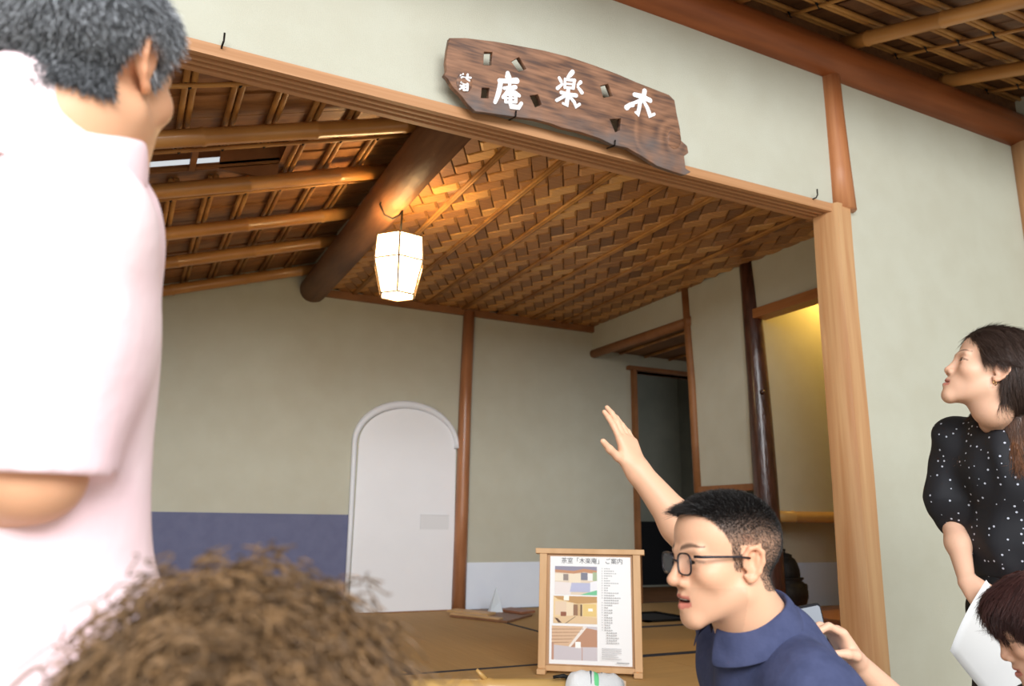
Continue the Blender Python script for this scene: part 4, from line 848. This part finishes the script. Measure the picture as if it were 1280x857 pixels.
# ---------------------------------------------------------------- standing grey-haired man seen from behind
def grey_man():
    O = V3(-.086,.939,1.43); R = face_frame(.54,.84,6)
    root = empty('person', (-.08,1.02,0), 'grey-haired man in pale pink short-sleeved shirt standing with his back turned', 'person')
    B = Field(); neck = V3(-.112,.935,1.335); head(B, O, R, 1.0, False, 0, neck, .058)
    shR, shL = V3(-.075,.885,1.225), V3(-.125,1.13,1.235); elR, wrR = V3(-.078,.93,.962), V3(-.21,1.08,.91); elL, wrL = V3(-.15,1.20,.95), V3(-.20,1.10,.82)
    mid = (shR+shL)/2; pel = V3(-.075,1.075,.78)
    B.rc(neck, mid, .06, .075, .05); B.rc(mid, pel, .08, .09, .05); B.rc(shL, shR, .045, .045, .05)
    for a, e, w in ((shR,elR,wrR),(shL,elL,wrL)): B.rc(a, e, .047,.042,.03); B.rc(e, w, .043,.028,.02)
    hand(B, wrR, V3(-.3,.6,-.2), V3(-.3,-.5,.3), 1, ((20,25,20),)*4); hand(B, wrL, V3(-.1,-.5,-.3), V3(-.6,-.2,.2), 1, ((20,25,20),)*4)
    for y in (1,-1):
        hp = pel+V3(-.03*y,.04*y,-.06); B.rc(hp, V3(hp[0]-.03*y,hp[1]+.03*y,.42), .075,.06,.04); hp = hp+V3(-.03*y,.03*y,0); B.rc(V3(hp[0],hp[1],.42), V3(hp[0],hp[1],.07), .055,.04,.03); B.rc(V3(hp[0],hp[1],.045), V3(hp[0]+.15,hp[1]+.08,.035), .042,.033,.03)
    V, Q = B.mesh(.0042)
    def hl(L):
        x, y, z = L.T
        zl = np.interp(x, [-.12,-.045,-.036,-.030,.002,.006,.022,.030,.042,.056,.072,.09,.12], [-.068,-.066,-.03,.024,.024,-.02,-.015,.026,.05,.066,.072,.076,.08])
        ear = (np.abs(y) > .0735)&(x > -.034)&(x < .01)&(z < .026); return np.clip((z-zl)/.006,0,1)*(~ear)
    col, L = skin_cols(V, O, R, 1.0, (222,168,132), (190,116,100), (90,84,80), (90,70,60), False, 0, hl, (92,92,96))
    np_obj('body', V, Q, skin_m, root, col); eyes(root, O, R, 1.0)
    sm = lambda a, b, x: np.clip((x-a)/(b-a),0,1)
    def lenf(l, r): return (.012+.016*sm(-.02,.08,l[:,2]))*r.uniform(.7,1.2,len(l))
    def dirf(l, n, r, bend=False):
        if bend: return V3(-.1,0,-.55)+0*l
        return n*.75+V3(-.15,0,-.45)+r.normal(size=l.shape)*.22
    def colf(l, r):
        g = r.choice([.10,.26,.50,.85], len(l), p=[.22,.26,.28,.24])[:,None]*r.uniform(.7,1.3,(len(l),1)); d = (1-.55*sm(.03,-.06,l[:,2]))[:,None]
        return g*d*np.array((.96,.99,1.05))
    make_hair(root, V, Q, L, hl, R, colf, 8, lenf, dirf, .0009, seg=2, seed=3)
    sm_ = mat('pale_pink_cotton',(250,228,230),(246,214,220),.85,(5,5,5),4,.2,(14,14,14),spec=.2,bdist=.02)
    S = Field(); fr = face_frame(.92,.38); du = nrm(elR-shR); Rb = np.stack([du, nrm(np.cross(du, V3(0,1,0))), np.cross(du, nrm(np.cross(du, V3(0,1,0))))],1); hem = shR+(elR-shR)*.97
    S.rc(shR, hem+du*.05, .062,.070,.025); S.bx(hem+du*.10, (.10,.12,.12), Rb, .002, .003, -1); S.rc(shL, elL, .06,.062,.03)
    S.rc(mid+V3(-.005,.02,-.03), pel+V3(.01,.01,0), .104, .124, .03); S.el(mid+V3(-.005,.01,-.10),(.108,.165,.17),fr,.05); S.rc(shL, shR, .062,.062,.05)
    S.rc(mid+V3(.0,-.02,.04), neck+V3(-.012,-.012,.012), .095,.070,.07); S.rc(pel+V3(.01,.01,0), pel+V3(.01,.01,-.26), .130,.138,.03); S.pl(V3(0,0,.56), (0,0,-1))
    S.rc(neck+V3(.01,.01,.03), O+V3(0,0,-.05), .058,.07,.01,-1); S.fold = fold_fn(.0035, 22, 11)
    v, q = S.mesh(.0065); np_obj('shirt', v, q, sm_, root)
    rows = []; axis = nrm(nrm(O+R@V3(-.03,0,-.09)-neck)*.5+V3(0,0,1)); fwd = nrm(V3(.8,.5,0)-axis*(V3(.8,.5,0)@axis)); lf = np.cross(axis, fwd)
    for i in range(33):
        a = (-PI+2*PI*i/32)*.95+PI; bk = (1-math.cos(a))/2; d = fwd*math.cos(a)+lf*math.sin(a); c0 = neck+axis*(.014-.045*bk)+fwd*.006
        rows.append([c0+d*.068-axis*.012, c0+d*.070+axis*.026, c0+d*.077+axis*.033, c0+d*.088+axis*.022, c0+d*.108+axis*(-.024)])
    cq = np.array([(i*5+j,i*5+j+1,(i+1)*5+j+1,(i+1)*5+j) for i in range(32) for j in range(4)])
    co = np_obj('collar', np.array(rows).reshape(-1,3), cq, sm_, root); so = co.modifiers.new('thick','SOLIDIFY'); so.thickness = .004; co.modifiers.new('s','SUBSURF').levels = 1
    P = Field()
    for y in (1,-1):
        hp = pel+V3(-.05*y,.06*y,-.06); P.rc(hp+V3(0,0,-.06), V3(hp[0],hp[1],.42), .098,.085,.04); P.rc(V3(hp[0],hp[1],.42), V3(hp[0],hp[1],.10), .085,.075,.03)
    P.pl(V3(0,0,.06),(0,0,-1)); v, q = P.mesh(.012); np_obj('trousers', v, q, mat('grey_trousers',(110,106,104),None,.85), root)
grey_man()
# ---------------------------------------------------------------- long hair
def long_hair(root, fld, h, colf, O, R, name='hair', n_per=2, ln=.05, seed=5, wd=.0006, flow=None):
    v, q = fld.mesh(h, 2); N = vnormals(v, q); c = colf(v)
    o = np_obj(name, v, q, hair_m, root, c*.8)
    r = np.random.default_rng(seed); idx = np.repeat(np.arange(len(v)), n_per); n = N[idx]
    d = np.tile(V3(0,0,-1.0), (len(idx),1)) if flow is None else flow(v[idx])
    d = d-n*(d*n).sum(1)[:,None]; d /= np.linalg.norm(d,axis=1)[:,None]+1e-6
    side = np.cross(n, d); rt = v[idx]+r.normal(size=(len(idx),3))*.0015-n*.0006
    d2 = d+n*.012+side*r.normal(size=(len(idx),1))*.07; L = ln*r.uniform(.5,1.2,len(idx))
    a, b, cc = strands(rt, d2, L, wd, -n*.03, c[idx]*r.uniform(.55,1.5,(len(idx),1)), 3)
    np_obj('hair_strands', a, b, hair_m, root, cc, False); return o
def standing_woman():
    O = V3(2.210,1.372,1.362); R = face_frame(-.70,.71,25); s = 1.02
    root = empty('person', (2.38,1.47,0), 'woman in black dotted blouse standing and looking up past the wall', 'person')
    B = Field(); neck = V3(2.306,1.420,1.217); head(B, O, R, s, True, 0, neck, .042)
    shR, shL = V3(2.284,1.561,1.185), V3(2.387,1.264,1.185); elR, wrR = V3(2.281,1.593,0.947), V3(2.171,1.496,0.782); elL, wrL = V3(2.392,1.269,0.931), V3(2.219,1.350,0.763)
    mid = (shR+shL)/2; pel = V3(2.398,1.469,0.747)
    B.rc(neck, mid, .045,.06,.05); B.rc(mid, pel, .075,.10,.05); B.rc(shL, shR, .036,.036,.04)
    for a, e, w in ((shR,elR,wrR),(shL,elL,wrL)): B.rc(a, e, .036,.034,.03); B.rc(e, e+(w-e)*.4, .034,.034,.02); B.rc(e+(w-e)*.4, w, .033,.022,.02)
    hand(B, wrR, V3(-.10,-.30,-.28), V3(-.75,-.25,.45), 1, ((12,25,20),(14,28,20),(16,28,20),(18,28,20)), (0,0,0,0), .9, ((.02,.02,-.008),(.046,.038,-.016),(.070,.040,-.026),(.088,.036,-.034)))
    hand(B, wrL, V3(-.25,.35,-.14), V3(-.5,-.3,.5), -1, ((25,30,25),)*4, (0,0,0,0), .9)
    for y in (1,-1):
        hp = pel+V3(.02*y,-.07*y,-.08); B.rc(hp, V3(hp[0],hp[1],.06), .08,.038,.03); B.rc(V3(hp[0],hp[1],.035), V3(hp[0]-.14,hp[1]-.04,.028), .035,.028,.03)
    V, Q = B.mesh(.0036)
    col, L = skin_cols(V, O, R, s, (230,184,156), (206,136,122), (70,52,44), (50,36,32), True)
    np_obj('body', V, Q, skin_m, root, col); eyes(root, O, R, s, (1,0,.1))
    T = lambda *p: O+R@(V3(*p)*s)
    H = Field(); H.el(T(-.020,0,.040), V3(.110,.089,.094)*s, R, .01); H.el(T(-.03,0,-.01), V3(.085,.086,.09)*s, R, .03)
    H.el(T(.022,0,.056), V3(.068,.076,.062)*s, R, .02); H.el(T(.112,0,-.022), V3(.094,.11,.098)*s, R, .006, -1)
    for y in (1,-1): H.bx(T(.012,y*.09,-.052), V3(.040,.05,.066)*s, R, .012, .008, -1)
    H.bx(T(.05,0,-.14), V3(.085,.10,.10)*s, R, .01, .01, -1)
    ends = [V3(2.300,1.404,1.298), V3(2.273,1.363,1.212), V3(2.225,1.345,1.109)]
    H.rc(T(-.065,.045,-.01), ends[0]+V3(-.02,-.03,0), .042,.036,.03); H.rc(ends[0]+V3(-.02,-.03,0), ends[1], .036,.032,.03); H.rc(ends[1], ends[2], .032,.014,.02)
    H.rc(T(-.08,-.02,-.02), V3(2.376,1.447,1.222), .055,.05,.03); H.rc(V3(2.376,1.447,1.222), V3(2.398,1.447,1.093), .05,.02,.02)
    H.rc(T(-.06,-.05,-.03), V3(2.300,1.512,1.212), .035,.028,.03); H.rc(V3(2.300,1.512,1.212), V3(2.252,1.523,1.147), .026,.012,.02)
    H.fold = lambda P: .0016*np.sin(((P-O)@R)[:,1]*330+((P-O)@R)[:,0]*210+3*np.sin(P[:,2]*30))
    def hc(v):
        t = np.clip((v[:,2]-1.12)/.14,0,1)[:,None]; return np.array(lin((128,80,44)))*(1-t)+np.array(lin((74,56,48)))*t
    def flow(v):
        l = (v-O)@R; up = np.clip((l[:,2]-.0)/.04,0,1)[:,None]; d = np.stack([-.75*np.ones(len(l)),.9*np.sign(l[:,1]),-.75*np.ones(len(l))],1)@R.T
        return d*up+V3(0,0,-1)*(1-up)
    long_hair(root, H, .0042, hc, O, R, flow=flow)
    for y in (1,-1):
        c = T(-.004,y*.078,-.046); MB().tube([Vector(c+V3(.006*math.cos(a),-.002,.007*math.sin(a))) for a in np.linspace(0,2*PI,17)], .0011, 6, False).build('earring', mat('gold',(214,170,110),None,.25,metal=1), root, True)
    bm_ = bpy.data.materials.new('dotted_blouse'); bm_.use_nodes = True; nt = bm_.node_tree; b = nt.nodes['Principled BSDF']; b.inputs['Roughness'].default_value = .7
    tc = nt.nodes.new('ShaderNodeTexCoord'); vo = nt.nodes.new('ShaderNodeTexVoronoi'); vo.inputs['Scale'].default_value = 52; vo.inputs['Randomness'].default_value = .55
    nt.links.new(tc.outputs['Object'], vo.inputs['Vector']); rp = nt.nodes.new('ShaderNodeValToRGB'); rp.color_ramp.interpolation = 'CONSTANT'
    rp.color_ramp.elements[0].color = lin((196,200,214))+(1,); rp.color_ramp.elements[1].position = .155; rp.color_ramp.elements[1].color = lin((22,23,30))+(1,)
    nt.links.new(vo.outputs['Distance'], rp.inputs[0]); nt.links.new(rp.outputs[0], b.inputs['Base Color'])
    S = Field(); fr = face_frame(-.95,-.3)
    S.rc(mid+V3(0,0,-.05), V3(2.376,1.458,0.855), .105,.125,.05); S.el(mid+V3(-.02,-.005,-.10),(.115,.155,.14),fr,.05); S.rc(shL+V3(0,0,.015), shR+V3(0,0,.015), .058,.058,.06)
    S.rc(mid, neck+V3(.005,.0,.0), .08,.056,.06); S.rc(V3(2.376,1.458,0.898), V3(2.387,1.463,0.823), .145,.135,.04)
    for a, e, w in ((shR,elR,wrR),(shL,elL,wrL)):
        m1 = a+(e-a)*.75; S.rc(a, m1, .060,.076,.03); S.rc(m1, e+(w-e)*.02, .078,.046,.03); S.rc(e+(w-e)*.05, e+(w-e)*.40, .03,.034,.004,-1)
    S.pl(V3(0,0,.785),(0,0,-1)); S.rc(neck+V3(-.02,-.010,.0), O+R@V3(-.01,0,-.06), .052,.07,.01,-1); S.fold = fold_fn(.004, 34, 21, (1,1,.25))
    v, q = S.mesh(.006); np_obj('blouse', v, q, bm_, root)
    MB().lathe([(.004,-.0015),(.0048,0),(.004,.0015)], (0,0,0), 12).build('button', mat('button_metal',(190,176,140),None,.3,metal=.8), root).matrix_basis = Matrix.Translation(Vector((2.215,1.36,1.165))-root.location) @ Matrix.Rotation(PI/2,4,'Y')
    P = Field(); P.rc(V3(2.387,1.463,0.855), V3(2.387,1.469,0.639), .115,.15,.05); P.rc(V3(2.387,1.469,0.639), V3(2.387,1.469,0.250), .15,.17,.05); P.pl(V3(0,0,.30),(0,0,-1)); P.fold = fold_fn(.006, 40, 4, (1,1,.1))
    v, q = P.mesh(.010); np_obj('skirt', v, q, mat('black_skirt',(20,20,23),None,.85), root)
standing_woman()
def seated_woman():
    O = V3(1.834,1.098,.714); R = face_frame(-.644,.765,-20); s = .93
    root = empty('person', (1.93,1.10,0), 'woman with straight dark-brown hair seated low and holding up a phone', 'person')
    B = Field(); neck = V3(1.903,1.103,.573); head(B, O, R, s, True, 0, neck, .046)
    shL, shR = V3(1.80,1.00,.49), V3(1.96,1.23,.49); elR, wrR = V3(1.62,1.24,.485), V3(1.394,1.222,.652); elL, wrL = V3(1.74,.96,.26), V3(1.60,1.06,.24)
    mid = (shL+shR)/2; pel = V3(1.95,1.08,.17)
    B.rc(neck, mid, .05,.07,.05); B.rc(mid, pel, .09,.12,.05); B.rc(shL, shR, .04,.04,.05)
    for a, e, w in ((shR,elR,wrR),(shL,elL,wrL)): B.rc(a, e, .04,.036,.03); B.rc(e, e+(w-e)*.35, .036,.036,.02); B.rc(e+(w-e)*.35, w, .035,.023,.02)
    hand(B, wrR, V3(-.085,.005,.11), V3(.62,-.20,.62), 1, ((28,48,30),(38,40,28),(42,40,28),(45,40,28)), (2,0,0,0), .92, ((.020,.022,-.006),(.044,.046,-.012),(.066,.054,-.030),(.082,.050,-.050)))
    hand(B, wrL, V3(-.3,.2,-.05), V3(0,0,1), 1, ((20,25,20),)*4, (0,0,0,0), .9)
    V, Q = B.mesh(.0034)
    col, L = skin_cols(V, O, R, s, (228,182,154), (204,130,118), (60,44,38), (46,34,30), True)
    np_obj('body', V, Q, skin_m, root, col); eyes(root, O, R, s, (1,0,-.3))
    T = lambda *p: O+R@(V3(*p)*s); H = Field()
    H.el(T(-.018,0,.038), V3(.108,.087,.091)*s, R, .01); H.el(T(-.03,0,-.01), V3(.083,.086,.088)*s, R, .03); H.el(T(.05,0,.055), V3(.055,.062,.05)*s, R, .03)
    H.el(T(.118,0,-.040), V3(.080,.078,.064)*s, R, .006, -1); H.bx(T(.09,0,-.11), V3(.07,.066,.07)*s, R, .02, .01, -1)
    for y in (1,-1):
        a = T(.018,y*.062,.03); b = V3(*T(-.018,y*.072,-.02))*V3(1,1,0)+V3(0,0,.59); H.rc(a, b, .030,.034,.03); H.rc(b, b+V3(.02,0,-.10), .034,.022,.02)
    H.rc(T(-.07,0,0), V3(1.92,1.10,.55), .07,.06,.04)
    H.fold = lambda P: .0014*np.sin(((P-O)@R)[:,1]*300+((P-O)@R)[:,0]*260+2*np.sin(P[:,2]*25))
    def flow(v):
        l = (v-O)@R; up = np.clip((l[:,2]-.03)/.05,0,1)[:,None]; d = np.stack([1.0*np.sign(l[:,0]+.02),.8*np.sign(l[:,1]),-.6*np.ones(len(l))],1)@R.T
        return d*up+V3(0,0,-1)*(1-up)
    long_hair(root, H, .004, lambda v: np.tile(np.array(lin((66,36,32))), (len(v),1)), O, R, seed=8, flow=flow)
    S = Field(); S.rc(mid, pel, .115,.17,.05); S.rc(shL, shR, .055,.055,.06); S.rc(mid, neck+V3(0,0,-.04), .08,.05,.05)
    for a, e in ((shR,elR),(shL,elL)): S.rc(a, a+(e-a)*.75, .055,.052,.03)
    S.fold = fold_fn(.003, 30, 31); v, q = S.mesh(.009); np_obj('top', v, q, mat('dark_grey_top',(70,70,78),None,.85), root)
    P = Field(); P.rc(pel+V3(0,-.07,-.02), V3(1.58,1.0,.09), .12,.08,.05); P.rc(pel+V3(0,.07,-.02), V3(1.63,1.20,.09), .12,.08,.05); P.rc(V3(1.58,1.0,.085), V3(1.94,1.0,.07), .075,.06,.03); P.rc(V3(1.63,1.20,.085), V3(2.0,1.16,.07), .075,.06,.03)
    v, q = P.mesh(.012); np_obj('trousers', v, q, mat('dark_trousers',(48,50,58),None,.85), root)
seated_woman()
# ---------------------------------------------------------------- curly-haired person close to the camera
def curly():
    O = V3(.088,.594,.752); R = face_frame(.35,.94,0)
    root = empty('person', (.08,.56,0), 'curly brown-haired person sitting with back turned, only hair showing', 'person')
    B = Field(); neck = V3(.07,.56,.58); head(B, O, R, 1.0, True, 0, neck, .05)
    mid = V3(.07,.55,.52); pel = V3(.06,.52,.16); B.rc(neck, mid, .06,.09,.05); B.rc(mid, pel, .10,.13,.05); B.rc(mid+V3(-.15,.05,-.02), mid+V3(.15,-.05,-.02), .045,.045,.05)
    V, Q = B.mesh(.005); col, L = skin_cols(V, O, R, 1.0, (222,170,138), (190,112,100), (70,50,40), (60,44,38), True, 0, lambda L: np.clip((L[:,2]-np.interp(L[:,0],[-.1,0,.08],[-.08,-.05,.07]))/.01,0,1), (70,50,34))
    np_obj('body', V, Q, skin_m, root, col); eyes(root, O, R, 1.0)
    r = np.random.default_rng(12); n = 7000; d = r.normal(size=(n,3)); d /= np.linalg.norm(d,axis=1)[:,None]
    keep = (d[:,2] > -.55)&~((d[:,0] > .45)&(d[:,2] < .35)); d = d[keep]; n = len(d)
    root_l = V3(-.012,0,.035)+d*V3(.098,.082,.084); K = 18; t = np.linspace(0,1,K)
    Ln = r.uniform(.03,.075,n); fall = r.uniform(.3,1.0,n); rad = r.uniform(.003,.009,n); turns = r.uniform(1.5,3.5,n); ph = r.uniform(0,6.28,n)
    side = r.normal(size=(n,3))*.6
    cen = root_l[:,None]+(d*.55+side*.5)[:,None]*(Ln[:,None]*t)[...,None]+(V3(0,0,-1)[None,None]*(Ln*fall)[:,None,None]*(t**2)[None,:,None])
    ax = nrm(V3(.2,.4,.9)); u = np.cross(d, ax); u /= np.linalg.norm(u,axis=1)[:,None]+1e-6; w = np.cross(d, u)
    ang = ph[:,None]+6.28*turns[:,None]*t; cen = cen+(rad[:,None]*np.cos(ang))[...,None]*u[:,None]+(rad[:,None]*np.sin(ang))[...,None]*w[:,None]
    rr = np.linalg.norm((cen-V3(-.012,0,.035))/V3(.098,.078,.085), axis=2); cen = V3(-.012,0,.035)+(cen-V3(-.012,0,.035))*np.maximum(1, 1.02/np.maximum(rr,1e-6))[...,None]
    cen = O+cen@R.T
    tg = np.gradient(cen, axis=1); tg /= np.linalg.norm(tg,axis=2)[...,None]+1e-9; a = np.cross(tg, V3(.31,.52,.79)); a /= np.linalg.norm(a,axis=2)[...,None]+1e-9; b = np.cross(tg, a)
    vv = np.stack([cen+(a*math.cos(2.094*j)+b*math.sin(2.094*j))*.0008 for j in range(3)],2).reshape(n,K*3,3)
    q = np.array([(3*i+j,3*i+(j+1)%3,3*i+3+(j+1)%3,3*i+3+j) for i in range(K-1) for j in range(3)]); Q = (np.arange(n)*K*3)[:,None,None]+q[None]
    cb = np.array(lin((126,96,64)))*r.uniform(.45,1.5,(n,1)); cb = np.repeat(cb, K*3, 0)
    np_obj('curls', vv.reshape(-1,3), Q.reshape(-1,4), hair_m, root, cb)
    S = Field(); S.rc(mid, pel, .125,.18,.05); S.rc(mid+V3(-.17,.06,-.02), mid+V3(.17,-.06,-.02), .06,.06,.06); S.rc(mid, neck+V3(0,0,-.03), .09,.055,.05)
    for x in (-1,1): S.rc(mid+V3(.17*x,-.06*x,-.02), V3(.07+.22*x,.58-.05*x,.24), .058,.05,.04)
    S.rc(pel+V3(0,0,-.06), pel+V3(.1,.3,-.08), .15,.09,.05); v, q = S.mesh(.010); np_obj('shirt', v, q, mat('olive_shirt',(96,92,80),None,.85), root)
curly()
# ---------------------------------------------------------------- held things
def phone():
    n = nrm(V3(.897,-.442,0)*.45-V3(.44,.898,0)*.85+V3(0,0,.12)); up = nrm(V3(-.10,.05,1)-n*(V3(-.10,.05,1)@n)); sd = np.cross(up, n)
    Mx = Matrix([[sd[i],n[i],up[i],(1.325,1.262,.690)[i]] for i in range(3)]+[[0,0,0,1]])
    root = empty('phone', (1.325,1.262,.690), 'black smartphone with lit grey screen held beside the navy shirt', 'phone')
    def rr(w, h, r): return [(sx*(w-r)+r*math.cos(a), sz*(h-r)+r*math.sin(a)) for sx, sz, a0 in ((1,1,0),(-1,1,1),(-1,-1,2),(1,-1,3)) for a in np.linspace(a0*PI/2,(a0+1)*PI/2,6)]
    fn = lambda a,b,h: tuple(Mx @ Vector((a,h,b)))
    MB().prism(rr(.036,.074,.010), -.0045, .0040, fn).build('case', mat('phone_case',(18,16,22),None,.35), root, False)
    MB().prism(rr(.0325,.069,.007), .0040, .0046, fn).build('screen', mat('phone_screen',(120,124,130),None,.1,emit=((170,178,190),.25)), root)
phone()
def sheet():
    A, Bp, Cp = V3(2.035,1.473,.605), V3(2.122,1.406,.789), V3(2.181,1.425,.427); n = nrm(np.cross(Bp-A, Cp-A)); u = Bp-A; w = Cp-A; V = []; N_ = 9
    for i in range(N_):
        for j in range(N_):
            a, b = i/(N_-1), j/(N_-1); V.append(A+u*a+w*b+n*(.018*math.sin(PI*b)+.012*math.sin(PI*a)))
    Q = np.array([(i*N_+j,(i+1)*N_+j,(i+1)*N_+j+1,i*N_+j+1) for i in range(N_-1) for j in range(N_-1)])
    o = np_obj('paper_sheet', np.array(V), Q, white_paper, None); m = o.modifiers.new('thick','SOLIDIFY'); m.thickness = .0006
    tag(o, 'white paper sheet hanging from the hand of the woman in dotted blouse', 'paper')
sheet()
